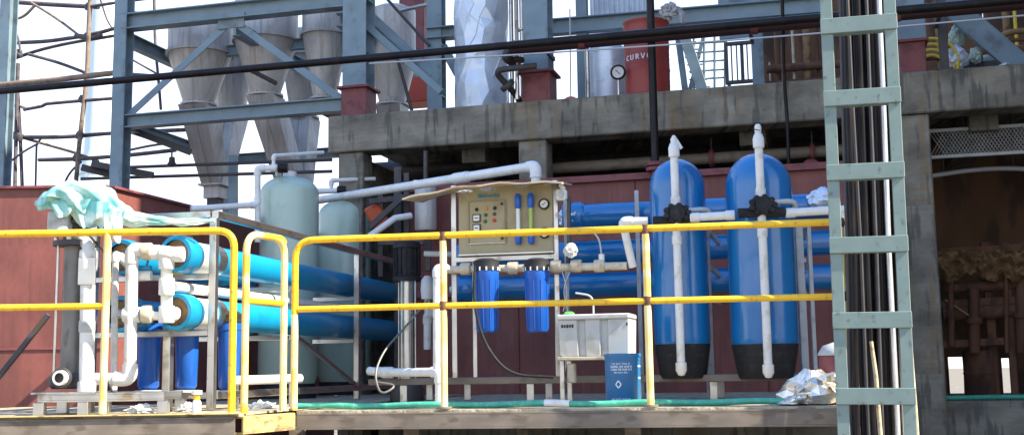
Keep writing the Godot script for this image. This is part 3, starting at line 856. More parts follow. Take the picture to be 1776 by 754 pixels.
	part(t, "cap", lathes([Vector2(0, 0.106), Vector2(0.03, 0.106), Vector2(0.03, 0.128), Vector2(0, 0.13)], bo, UP, 16), M.pvc)
	# white rail pipe along the left deck
	t = thing("floor_pipe", "white plastic pipe lying along the deck behind the short railing loop", "pipe", atY(P(430, 655, 7.6), DECK))
	pvc(t, [P(400, 660, 7.3), P(520, 656, 7.8)], 0.03, M.pvc)
	for q in [[410, 7.35], [505, 7.75]]:
		var p := P(q[0], 662, q[1])
		part(t, "support", bars(atY(p, DECK), p, 0.03, 0.03, Vector3.FORWARD), M.stainless)

	# pipe brace at far left
	var z0 := P(83, 545, 7.1)
	t = thing("strut", "dark steel strut leaning at the left of the platform railing", "strut", P(-10, 660, 7.1))
	part(t, "bar", bars(z0, P(-45, 705, 7.1), 0.03, 0.03), M.dark_steel)

# ---------- green tanks, pipes, middle clutter ----------
func green_tanks() -> void:
	var q := [[499, 10.0, 306, 102, "nearer pale green fibreglass tank behind the left vessels"], [597, 11.3, 346, 92, "farther pale green fibreglass tank behind the left vessels"]]
	for k in 2:
		var o := P(q[k][0], 600, q[k][1])
		var r: float = q[k][3] * 0.5 / F * q[k][1]
		var base := atY(o, DECK)
		var h: float = P(q[k][0], q[k][2], q[k][1]).y - DECK
		var t := thing("green_tank", q[k][4], "tank", base, "green tanks")
		var pr := [Vector2(0, 0.12), Vector2(r * 0.9, 0.12), Vector2(r, 0.2)]
		pr.append_array(dome(r, r * 0.62, h - r * 0.62))
		part(t, "shell", lathes(pr, base, UP, 36), M.green_tank)
		part(t, "base_ring", lathes([Vector2(0, 0), Vector2(r * 0.95, 0), Vector2(r * 0.92, 0.125), Vector2(0, 0.126)], base, UP, 28), M.rubber)
		part(t, "top_neck", lathes([Vector2(0.06, h - 0.03), Vector2(0.06, h + 0.04), Vector2(0, h + 0.04)], base, UP, 16), M.pvc)
	var d := 9.75
	var t := thing("tank_pipework", "white plastic pipework rising beside the nearer green tank", "pipework", P(447, 400, d))
	pvc(t, [P(330, 362, d - 0.3), P(446, 355, d), P(446, 292, d), P(482, 291, d), P(482, 302, 9.95)], 0.026, M.pvc)
	pvc(t, [P(474, 288, d), P(474, 270, d), P(560, 264, d + 0.4)], 0.016, M.pvc)
	ring(t, "union", P(490, 291, d), Vector3.RIGHT, 0.045, 0.04, M.black_pipe)
	pvc(t, [P(446, 355, d), P(446, 420, d)], 0.026, M.pvc)
	t = thing("tank_pipework", "thin white plastic pipes above the farther green tank", "pipework", P(575, 330, 11.0))
	pvc(t, [P(548, 332, 11.0), P(590, 330, 11.0)], 0.028, M.pvc)
	pvc(t, [P(574, 330, 11.0), P(574, 313, 11.0), P(650, 310, 11.2)], 0.02, M.pvc)
	ring(t, "union", P(592, 330, 11.0), Vector3.RIGHT, 0.045, 0.04, M.black_pipe)
	part(t, "drop_pipe", tubes([P(590, 330, 11.0), P(597, 348, 11.25)], 0.028, 12), M.pvc)
	t = thing("long_overhead_pipe", "long white plastic pipe sloping up over the control panel roof", "pipe", P(930, 330, 8.3))
	pvc(t, [P(552, 347, 10.6), P(800, 308, 9.0), P(929, 288, 8.3), P(930, 330, 8.3)], 0.036, M.pvc)
	ring(t, "strap", P(702, 323, 9.63), (P(800, 308, 9.0) - P(552, 347, 10.6)).normalized(), 0.045, 0.03, M.rubber)
	# grey vertical pipe left of the tanks
	t = thing("blue_stanchion", "slim blue steel stanchion left of the green tanks", "post", atY(P(408, 600, 12.5), 0))
	part(t, "post", bars(atY(P(408, 600, 12.5), 0), P(404, 270, 12.5), 0.09, 0.09, Vector3.FORWARD), M.blue_steel)
	# grey steel work behind tanks
	t = thing("pipe_support_frame", "dark steel pipe support between the green tanks and the partition", "support", atY(P(690, 600, 10.6), 0))
	for a in [[[640, 395], [700, 340], 10.4], [[640, 350], [770, 335], 10.5], [[655, 420], [735, 420], 10.4], [[705, 300], [705, 470], 10.6], [[742, 330], [742, 470], 10.6], [[660, 330], [660, 480], 10.9]]:
		part(t, "member", bars(P(a[0][0], a[0][1], a[2]), P(a[1][0], a[1][1], a[2]), 0.05, 0.05), M.dark_steel)
	part(t, "post", bars(atY(P(690, 600, 10.7), 0), P(690, 290, 10.7), 0.07, 0.07, Vector3.FORWARD), M.dark_steel)
	t = thing("slanting_white_pipe", "short slanting white pipe above the railing beside the farther green tank", "pipe", P(670, 385, 10.3))
	part(t, "pipe", tubes([P(640, 410, 10.3), P(685, 378, 10.3), P(712, 374, 10.4)], 0.03, 12), M.pvc)
	t = thing("orange_guard", "orange red coupling guard beside the farther green tank", "guard", P(656, 390, 10.6))
	var b := B.new(); b.box(P(655, 378, 10.6), Vector3(0.16, 0.26, 0.12), Basis(Vector3(0, 0, 1), 0.5), 0.02)
	part(t, "cover", b, M.orange_paint)
	t = thing("grey_cylinder", "grey metal cylinder hanging behind the left end of the panel roof", "cylinder", P(738, 370, 10.4))
	part(t, "body", lathes([Vector2(0, 0), Vector2(0.09, 0), Vector2(0.1, 0.02), Vector2(0.1, 0.40), Vector2(0.06, 0.46), Vector2(0, 0.46)], P(738, 400, 10.4), UP, 20), M.galvanised)
	part(t, "neck", tubes([P(738, 330, 10.4), P(738, 262, 10.4)], 0.02, 10), M.dark_steel)

	# middle pump
	var o := atY(P(706, 640, 8.7), DECK)
	t = thing("vertical_pump", "stainless vertical pump with black motor beside the control panel", "pump", o)
	var y1 := P(706, 488, 8.7).y - DECK
	part(t, "base", lathes([Vector2(0, 0), Vector2(0.13, 0), Vector2(0.13, 0.06), Vector2(0.1, 0.14), Vector2(0.0, 0.14)], o, UP, 20), M.dark_steel)
	part(t, "sleeve", lathes([Vector2(0.058, 0.14), Vector2(0.058, y1), Vector2(0, y1)], o, UP, 24), M.stainless)
	for k in 4:
		var an := TAU * k / 4 + 0.5
		part(t, "tie_rod", tubes([o + Vector3(cos(an) * 0.075, 0.12, sin(an) * 0.075), o + Vector3(cos(an) * 0.075, y1, sin(an) * 0.075)], 0.007, 8), M.stainless)
	var y2 := P(706, 425, 8.7).y - DECK
	var mo := part(t, "motor", lathes([Vector2(0, y1), Vector2(0.11, y1), Vector2(0.11, y1 + 0.03), Vector2(0.09, y1 + 0.04), Vector2(0.09, y2 - 0.03), Vector2(0.105, y2 - 0.025), Vector2(0.1, y2 + 0.02), Vector2(0, y2 + 0.03)], o, UP, 24), M.rubber)
	for k in 16:
		var an := TAU * k / 16
		var dd := Vector3(cos(an), 0, sin(an))
		b = B.new(); b.bar(o + UP * (y1 + 0.045) + dd * 0.095, o + UP * (y2 - 0.035) + dd * 0.095, 0.005, 0.022, dd, 0, 0, 0.0)
		part(mo, "cooling_fin", b, M.rubber)
	t = thing("grey_valve_pipe", "grey plastic valve and riser beside the black motored pump", "valve", P(741, 600, 8.4))
	pvc(t, [P(741, 606, 8.4), P(741, 545, 8.4), P(752, 543, 8.4)], 0.028, M.grey_pvc)
	pvc(t, [P(735, 440, 8.4), P(790, 441, 8.4)], 0.02, M.grey_pvc)
	part(t, "riser", tubes([P(741, 606, 8.4), P(741, 480, 8.4)], 0.022, 12), M.grey_pvc)
	part(t, "valve_body", lathes([Vector2(0, -0.07), Vector2(0.045, -0.07), Vector2(0.05, 0.0), Vector2(0.045, 0.07), Vector2(0.02, 0.1), Vector2(0, 0.1)], P(741, 502, 8.4), UP, 16), M.grey_pvc)
	ring(t, "valve_port", P(752, 500, 8.4), Vector3.RIGHT, 0.025, 0.05, M.grey_pvc)
	t = thing("suction_pipe", "grey white plastic pipe lying low beside the second railing post", "pipe", P(700, 645, 7.9))
	pvc(t, [P(640, 643, 8.2), P(668, 646, 8.1), P(762, 645, 7.7), P(762, 700, 7.7)], 0.03, M.pvc)
	ring(t, "coupling", P(672, 646, 8.08), Vector3.RIGHT, 0.04, 0.04, M.pvc)
	t = thing("riser_pipe", "cream plastic riser pipe just left of the second railing post", "pipe", P(757, 690, 7.6))
	pvc(t, [P(757, 640, 7.6), P(757, 466, 7.6), P(775, 464, 7.7)], 0.024, M.pvc)
	t = thing("grey_hose", "thin grey hose curling down beside the black motored pump", "hose", P(650, 680, 7.9))
	part(t, "hose", tubes(bend([P(742, 520, 8.3), P(700, 570, 8.2), P(664, 610, 8.0), P(648, 650, 7.9), P(660, 686, 7.8), P(690, 668, 7.85), P(650, 662, 7.9)], 0.15, 6), 0.008, 8), M.pump_grey)

# ---------- right equipment ----------
func panel_skid() -> void:
	var D := 8.0
	var yb := P(800, 661, D).y
	# base skid along the deck
	var s0 := P(640, 660, 8.25)
	var s1 := P(1420, 660, 7.45)
	var dir := atY(s1 - s0, 0).normalized()
	var bk := Vector3(dir.z, 0, -dir.x) # away from the lens
	var t := thing("equipment_skid", "long grey steel base skid under the control panel and blue tanks", "skid", atY(s0, DECK))
	for k in [0.0, 0.55]:
		part(t, "rail", bars(atY(s0, yb) + bk * k, atY(s1, yb) + bk * k, 0.04, 0.045), M.fascia_steel)
	for x in [700, 770, 920, 1085, 1238, 1400]:
		var f := atY(P(x, 680, 8.25 - (x - 640) / 780.0 * 0.8), DECK)
		for k in [0.0, 0.55]:
			part(t, "foot", bars(f + bk * k, atY(f, yb - 0.023) + bk * k, 0.05, 0.04, Vector3.FORWARD), M.stainless)
	for x in [790, 970, 1105, 1250, 1370]:
		var f := atY(P(x, 660, 8.25 - (x - 640) / 780.0 * 0.8), yb)
		part(t, "cross_member", bars(f + bk * 0.02, f + bk * 0.53, 0.04, 0.04), M.fascia_steel)
	# panel stand
	var pl := P(788, 500, D)
	var pr := P(966, 500, D - 0.16)
	t = thing("panel_stand", "stainless tube stand carrying the beige control panel", "stand", atY(pl, yb))
	var ytop := P(788, 322, D).y
	for p in [pl, pr]:
		part(t, "post", bars(atY(p, yb + 0.023), atY(p, ytop), 0.036, 0.036, Vector3.FORWARD), M.stainless)
	part(t, "post", bars(atY(P(823, 500, D + 0.1), yb + 0.023), P(823, 452, D + 0.1), 0.03, 0.03, Vector3.FORWARD), M.stainless)
	for y in [451, 330]:
		part(t, "cross_bar", bars(atY(pl, P(788, y, D).y), atY(pr, P(788, y, D).y), 0.034, 0.034), M.stainless)
	part(t, "brace", bars(P(990, 560, 7.8), P(976, 655, 7.8), 0.03, 0.03), M.stainless)
	# control panel
	var a := P(795, 386, D - 0.05)
	var c := P(960, 386, D - 0.2)
	a.y = (P(795, 327, D).y + P(795, 446, D).y) * 0.5; c.y = a.y
	var x := (c - a).normalized()
	var n := x.cross(UP).normalized()       # towards the lens
	if n.z < 0: n = -n
	var h := P(870, 327, D).y - P(870, 446, D).y
	var wd := (c - a).length()
	var mid := (a + c) * 0.5
	var bs := Basis(x, UP, n)
	t = thing("control_panel", "beige control panel box with meters, lamps, flow tubes and two round gauges", "control panel", mid)
	var b := B.new(); b.box(mid - n * 0.075, Vector3(wd, h, 0.15), bs, 0.008)
	part(t, "box", b, M.panel_beige)
	var L := func(px: float, py: float) -> Vector3:   # a place on the panel face
		return mid + x * ((px - 877.5) / 165.0 * wd) - UP * ((py - 386.5) / 119.0 * h)
	b = B.new(); b.box(mid - UP * h * 0.5 + UP * 0.008 + n * 0.006, Vector3(wd, 0.014, 0.012), bs, 0.002)
	part(t, "bottom_lip", b, M.stainless)
	# door with a shallow frame
	var dd: Vector3 = L.call(846, 389)
	var dr := part(t, "door", _box(dd + n * 0.004, Vector3(0.252, 0.29, 0.008), bs, 0.003), M.panel_beige)
	part(dr, "edge_trim", _box(L.call(846, 352.5) + n * 0.008, Vector3(0.26, 0.005, 0.008), bs, 0.001), M.panel_beige)
	part(dr, "edge_trim", _box(L.call(846, 425.5) + n * 0.008, Vector3(0.26, 0.006, 0.01), bs, 0.001), M.stainless)
	part(dr, "edge_trim", _box(L.call(813.5, 389) + n * 0.008, Vector3(0.005, 0.285, 0.008), bs, 0.001), M.panel_beige)
	part(dr, "edge_trim", _box(L.call(878.5, 389) + n * 0.008, Vector3(0.005, 0.285, 0.008), bs, 0.001), M.panel_beige)
	for q in [[872, 359], [872, 418]]:
		part(dr, "lock", lathes([Vector2(0, 0), Vector2(0.011, 0), Vector2(0.010, 0.008), Vector2(0, 0.008)], L.call(q[0], q[1]) + n * 0.008, n, 12), M.black_plastic)
	for q in [[828, 382], [828, 399]]:
		var m := part(dr, "meter", _box(L.call(q[0], q[1]) + n * 0.013, Vector3(0.056, 0.054, 0.012), bs, 0.003), M.black_plastic)
		part(m, "meter_face", _box(L.call(q[0], q[1]) + n * 0.0205, Vector3(0.042, 0.04, 0.004), bs, 0.001), M.dial_white)
		part(m, "meter_needle", _box(L.call(q[0], q[1]) + n * 0.0232, Vector3(0.024, 0.006, 0.0015), bs, 0.0), M.dark_steel)
	for q in [[828, 367, "black_plastic"], [845, 366, "amber_lamp"], [860, 366, "black_plastic"], [844, 377, "green_lamp"], [859, 376, "rust"], [843, 388, "green_lamp"], [859, 387, "red_lamp"]]:
		part(dr, "indicator_lamp", lathes([Vector2(0, 0), Vector2(0.013, 0), Vector2(0.013, 0.004), Vector2(0.010, 0.006), Vector2(0.009, 0.013), Vector2(0.004, 0.016), Vector2(0, 0.0165)], L.call(q[0], q[1]) + n * 0.008, n, 14), M[q[2]])
	# flow meters
	for k in 2:
		var px: float = [901, 923][k]
		var fm := part(t, "flow_meter", tubes([L.call(px, 412) + n * 0.028, L.call(px, 360) + n * 0.028], 0.0145, 14), M.clear_tube if k == 0 else M.lime_tube)
		for e in [[343, 370], [405, 431]]:
			part(fm, "end_block", lathes([Vector2(0, 0), Vector2(0.014, 0.002), Vector2(0.022, 0.016), Vector2(0.022, 0.09), Vector2(0.014, 0.104), Vector2(0, 0.106)], L.call(px, e[1]) + n * 0.03, UP, 16), M.filter_blue)
	for q in [[945, 363], [945, 412]]:
		var g := part(t, "gauge", lathes([Vector2(0, 0), Vector2(0.037, 0), Vector2(0.038, 0.018), Vector2(0.033, 0.024), Vector2(0.028, 0.020)], L.call(q[0], q[1]), n, 24), M.black_plastic)
		part(g, "gauge_face", lathes([Vector2(0.0285, 0.015), Vector2(0, 0.0155)], L.call(q[0], q[1]), n, 20), M.dial_white)
		part(g, "gauge_needle", _box(L.call(q[0], q[1]) + n * 0.018, Vector3(0.03, 0.004, 0.002), bs.rotated(n, 0.7), 0.0), M.dark_steel)
	# maker's name in blue
	var tm := TextMesh.new(); tm.text = "ADsorbx"
	var sf := SystemFont.new(); sf.font_names = PackedStringArray(["Droid Sans"]); sf.font_weight = 700
	tm.font = sf; tm.font_size = 32; tm.pixel_size = 0.0011; tm.depth = 0.004; tm.material = M.logo_blue
	var ti := MeshInstance3D.new(); ti.name = "lettering"; ti.mesh = tm
	t.add_child(ti); ti.position = L.call(851, 344) + n * 0.003 - org[t]; ti.basis = bs
	part(t, "emblem", _box(L.call(833, 344) + n * 0.003, Vector3(0.024, 0.024, 0.006), bs, 0.002), M.logo_blue)
	# thin plywood roof, bowed
	t = thing("panel_roof", "bowed thin plywood sheet roofing the control panel", "board", P(850, 320, 7.9))
	b = B.new()
	var top := []
	var nn := 18
	for k in nn + 1:
		var f := float(k) / nn
		var px := lerpf(697, 974, f)
		var py := lerpf(344, 314, f) - 13.0 * sin(f * PI)* (1.0 - 0.4 * f)
		var p := P(px, py, lerpf(7.85, 7.55, f))
		var q := p + Vector3(0.10, 0.0, -0.55) + UP * (0.06 + 0.02 * sin(f * 9.0))
		p += UP * 0.006 * sin(f * 23.0)
		top.append([p - UP * 0.012, p, q, q - UP * 0.012])
	b.loft(top)
	part(t, "sheet", b, M.plywood)
	t = thing("crumpled_foil", "crumpled torn foil hanging along the front of the panel roof", "foil", P(880, 322, 7.7))
	for q in [[806, 332, 20], [845, 328, 22], [905, 322, 20], [952, 318, 16]]:
		b = B.new(); b.lump(P(q[0], q[1], 7.72), Vector3(q[2] * 0.0038, 0.016, 0.03), Basis(Vector3(0, 0, 1), 0.06), int(q[0]), 0.5, 2.2, 26, 12)
		part(t, "strip", b, M.grey_cloth)
	# white camera-like junction box at the top right of the panel
	var jb := P(974, 338, 7.72)
	t = thing("junction_box", "small white plastic junction box at the top corner of the panel", "box", jb)
	part(t, "box", _box(jb, Vector3(0.075, 0.075, 0.06), bs, 0.012), M.pvc)
	part(t, "round_cover", lathes([Vector2(0, 0.03), Vector2(0.026, 0.03), Vector2(0.024, 0.04), Vector2(0.014, 0.037), Vector2(0, 0.037)], jb, n, 18), M.grey_pvc)
	part(t, "gland", _box(jb + UP * 0.055 + x * 0.005, Vector3(0.03, 0.05, 0.03), bs.rotated(n, 0.6), 0.006), M.pvc)
	t = thing("grey_conduit", "dark conduit dropping beside the junction box to the white manifold", "conduit", P(985, 450, 7.72))
	part(t, "conduit", tubes([P(987, 340, 7.74), P(987, 420, 7.74), P(984, 458, 7.74)], 0.014, 10), M.dark_steel)

	# blue filters under the panel
	for k in 2:
		var px: float = [845, 933][k]
		var dp: float = [7.78, 7.70][k]
		var o := P(px, 576, dp)
		var hh := P(px, 470, dp).y - o.y
		t = thing("blue_filter", ["left bright blue filter housing hanging under the control panel", "right bright blue filter housing hanging under the control panel"][k], "filter", o, "filters under the panel")
		part(t, "bowl", lathes([Vector2(0, 0), Vector2(0.06, 0), Vector2(0.07, 0.012), Vector2(0.079, hh - 0.06), Vector2(0.084, hh - 0.05), Vector2(0.084, hh), Vector2(0, hh)], o, UP, 28), M.filter_blue)
		for i in 10:
			var an := TAU * i / 10
			var q := Vector3(cos(an), 0, sin(an))
			part(t, "rib", bars(o + q * 0.070 + UP * 0.02, o + q * 0.0805 + UP * (hh - 0.06), 0.005, 0.008, q), M.filter_blue)
		var hd := part(t, "head", lathes([Vector2(0, hh + 0.001), Vector2(0.088, hh + 0.001), Vector2(0.09, hh + 0.018), Vector2(0.085, hh + 0.03), Vector2(0.085, hh + 0.07), Vector2(0.05, hh + 0.085), Vector2(0, hh + 0.086)], o, UP, 28), M.rubber)
		for i in 12:
			var an := TAU * i / 12
			ring(hd, "bolt", o + Vector3(cos(an) * 0.087, hh + 0.012, sin(an) * 0.087), UP, 0.006, 0.012, M.pvc)
	t = thing("white_manifold", "cream plastic manifold pipe through the filter heads below the panel", "pipework", P(1000, 465, 7.7))
	pvc(t, [P(770, 468, 7.95), P(1088, 461, 7.58)], 0.027, M.cream_pvc)
	pvc(t, [P(1098, 463, 7.57), P(1080, 384, 7.50), P(1124, 383, 7.47)], 0.027, M.pvc)
	for q in [[808, 466], [890, 465], [965, 462], [1000, 461], [1040, 461]]:
		ring(t, "union_nut", P(q[0], q[1], 7.95 - (q[0] - 770) / 318.0 * 0.37), x, 0.043, 0.035, M.cream_pvc)
	part(t, "needle_valve", lathes([Vector2(0, 0), Vector2(0.014, 0), Vector2(0.014, 0.03), Vector2(0.02, 0.035), Vector2(0.02, 0.07), Vector2(0, 0.072)], P(1044, 459, 7.62), UP, 12), M.pvc)
	part(t, "sample_tube", tubes(bend([P(1044, 445, 7.62), P(1040, 415, 7.62), P(1028, 400, 7.62)], 0.05), 0.006, 8), M.wire)
	var fz := P(990, 452, 7.62)
	t = thing("plastic_funnel", "pale plastic bag tied over a fitting on the white manifold", "bag", fz)
	b = B.new(); b.lump(P(990, 434, 7.6), Vector3(0.06, 0.062, 0.045), Basis(), 77, 0.3, 1.3, 28, 16)
	part(t, "bag", b, M.hdpe)
	# black cable loops
	t = thing("black_cable", "black cable sagging from the left blue filter to the base skid", "cable", P(900, 650, 7.6))
	part(t, "cable", tubes(bend([P(824, 462, 7.72), P(821, 520, 7.7), P(836, 590, 7.7), P(880, 650, 7.7), P(960, 654, 7.66)], 0.25, 7), 0.010, 8), M.rubber)
	t = thing("thin_wire", "pair of thin white wires hanging beside the right post of the panel stand", "wire", P(985, 520, 7.7))
	part(t, "wire", tubes(bend([P(975, 470, 7.7), P(985, 505, 7.68), P(977, 540, 7.7)], 0.1), 0.004, 6), M.wire)
	part(t, "wire", tubes(bend([P(990, 468, 7.7), P(976, 500, 7.68), P(986, 545, 7.7)], 0.1), 0.004, 6), M.wire)

func _box(c: Vector3, s: Vector3, bs := Basis(), bev := 0.004) -> B:
	var b := B.new(); b.box(c, s, bs, bev); return b

func dosing() -> void:
	# dosing tank
	var D := 7.35
	var a := P(976, 580, D)
	var c := P(1098, 580, D - 0.12)
	var x := atY(c - a, 0).normalized()
	var n := Vector3(-x.z, 0, x.x)
	var y0 := P(1040, 618, D).y
	var y1 := P(1040, 546, D).y
	var wd := (c - a).length()
	var mid := atY((a + c) * 0.5, (y0 + y1) * 0.5)
	var bs := Basis(x, UP, n)
	var t := thing("dosing_tank", "white plastic dosing tank with two vertical recesses and a green cap", "tank", mid)
	var h := y1 - y0
	# body as three bulging bays with two recessed bays between
	var edges := [-0.5, -0.22, -0.12, 0.10, 0.20, 0.5]
	var outl := []
	var f0 := 0.13
	for k in 5:
		var f: float = f0 if k % 2 == 0 else f0 - 0.024
		outl.append(Vector2(edges[k] * wd + 0.006, f)); outl.append(Vector2(edges[k + 1] * wd - 0.006, f))
	outl.append(Vector2(0.5 * wd, f0 - 0.02)); outl.append(Vector2(0.5 * wd, -0.14)); outl.append(Vector2(-0.5 * wd, -0.14)); outl.append(Vector2(-0.5 * wd, f0 - 0.02))
	var rings := []
	for q in [[-0.5, 0.94], [-0.46, 0.97], [0.36, 1.0]]:
		var r := []
		for p in outl: r.append(mid + x * p.x * q[1] + n * p.y * q[1] + UP * h * q[0])
		rings.append(r)
	var b := B.new(); b.loft(rings, false)
	b.box(mid + UP * (-0.5 * h + 0.004), Vector3(wd * 0.9, 0.008, 0.2), bs, 0.0)
	part(t, "body", b, M.hdpe)
	part(t, "top", _box(mid + UP * h * 0.43, Vector3(wd * 1.015, h * 0.13, 0.29), bs, 0.012), M.hdpe)
	part(t, "cap", lathes([Vector2(0, 0), Vector2(0.035, 0), Vector2(0.035, 0.014), Vector2(0.02, 0.024), Vector2(0, 0.024)], mid - x * wd * 0.40 + UP * h * 0.495, UP, 16), M.lime_plastic)
	part(t, "outlet_tube", tubes(bend([mid - x * wd * 0.05 + UP * h * 0.5, mid - x * wd * 0.05 + UP * (h * 0.5 + 0.12), mid - x * wd * 0.3 + UP * (h * 0.5 + 0.14)], 0.05), 0.006, 8), M.wire)
	for k in 5: part(t, "black_mark", _box(mid - x * (wd * 0.46 - 0.0165 * k - 0.01) + n * (f0 + 0.001) + UP * h * 0.22, Vector3(0.012, 0.016 if k % 2 else 0.020, 0.003), bs, 0.0), M.black_plastic)
	part(t, "black_spot", _box(mid + x * wd * 0.47 + n * (f0 + 0.0005) + UP * h * 0.24, Vector3(0.009, 0.02, 0.003), bs, 0.0), M.black_plastic)
	# its stand
	t = thing("tank_stand", "low cream stand under the white dosing tank", "stand", atY(mid, DECK))
	part(t, "top_plate", _box(atY(mid, y0 - 0.012), Vector3(wd * 1.02, 0.02, 0.28), bs, 0.003), M.cream_pvc)
	for q in [[-0.46, 0.1], [0.46, 0.1], [-0.46, -0.1], [0.46, -0.1]]:
		var p: Vector3 = atY(mid, DECK) + x * wd * q[0] + n * q[1]
		part(t, "leg", bars(p, atY(p, y0 - 0.022), 0.03, 0.03, n), M.stainless)
	part(t, "pump_block", _box(atY(mid, DECK + 0.19) - x * wd * 0.34 + n * 0.08, Vector3(0.05, 0.12, 0.05), bs, 0.006), M.cream_pvc)
	# blue pail with print that wraps round it
	var pc := atY(P(1081.5, 686, 7.0), DECK)
	var pr := 31.5 / F * 7.0
	var ph := P(1081, 613, 7.0).y - DECK
	t = thing("blue_pail", "round blue plastic pail with white print and a diamond emblem on the deck", "pail", pc)
	part(t, "body", lathes([Vector2(0, 0), Vector2(pr * 0.93, 0), Vector2(pr * 0.955, 0.006), Vector2(pr * 0.975, ph * 0.86), Vector2(pr, ph * 0.865), Vector2(pr, ph * 0.885), Vector2(pr * 0.978, ph * 0.89), Vector2(pr * 0.98, ph * 0.94)], pc, UP, 40), M.sign_blue)
	part(t, "lid", lathes([Vector2(pr * 0.98, ph * 0.935), Vector2(pr * 1.03, ph * 0.935), Vector2(pr * 1.03, ph * 0.985), Vector2(pr * 0.99, ph), Vector2(pr * 0.94, ph * 0.985), Vector2(0, ph * 0.985)], pc, UP, 40), M.sign_blue)
	var front := Vector3(eye.x - pc.x, 0, eye.z - pc.z).normalized()
	var spot := func(off: float, yy: float) -> Transform3D:   # a place on the side of the pail, off metres round from its front
		var dv := front.rotated(UP, off / pr)
		return Transform3D(Basis(UP.cross(dv), UP, dv), pc + dv * pr * (0.957 + 0.02 * yy) + UP * ph * yy)
	var row := 0
	for q in [[0.80, -0.068, 0.045], [0.745, -0.080, 0.060], [0.69, -0.078, 0.062], [0.63, -0.055, 0.025], [0.11, -0.075, 0.050], [0.75, 0.105, 0.155], [0.52, 0.110, 0.150]]:
		var xx: float = q[1]
		var tl := B.new()
		var hh: float = 0.008 if row in [0, 3] else 0.012
		var left := rng.randi_range(3, 7)
		while xx < q[2]:
			if left == 0:
				left = rng.randi_range(3, 8); xx += 0.005
				continue
			left -= 1
			var wl := rng.randf_range(0.0045, 0.0075)
			for s in [[-0.3, 0.0, 0.0016, hh], [0.28, -0.1 * hh, 0.0016, hh * 0.8], [0.0, hh * (0.38 if rng.randf() < 0.5 else -0.4), wl * 0.6, 0.002]]:
				if s[0] > 0.1 and rng.randf() < 0.3: continue
				var tf: Transform3D = spot.call(xx + wl * (0.5 + s[0]), q[0])
				tl.box(tf.origin + UP * s[1], Vector3(s[2], s[3], 0.002), tf.basis, 0.0)
			xx += wl + 0.0015
		part(t, "text_line", tl, M.white_print)
		row += 1
	var dm: Transform3D = spot.call(-0.028, 0.40)
	for k in 4:
		var a0 := PI * 0.5 * k
		var v0 := (dm.basis.x * cos(a0) * 0.75 + UP * sin(a0)) * 0.022
		var v1 := (dm.basis.x * cos(a0 + PI * 0.5) * 0.75 + UP * sin(a0 + PI * 0.5)) * 0.022
		part(t, "emblem_stroke", bars(dm.origin + v0 + dm.basis.z * 0.002, dm.origin + v1 + dm.basis.z * 0.002, 0.007, 0.004, dm.basis.z), M.white_print)

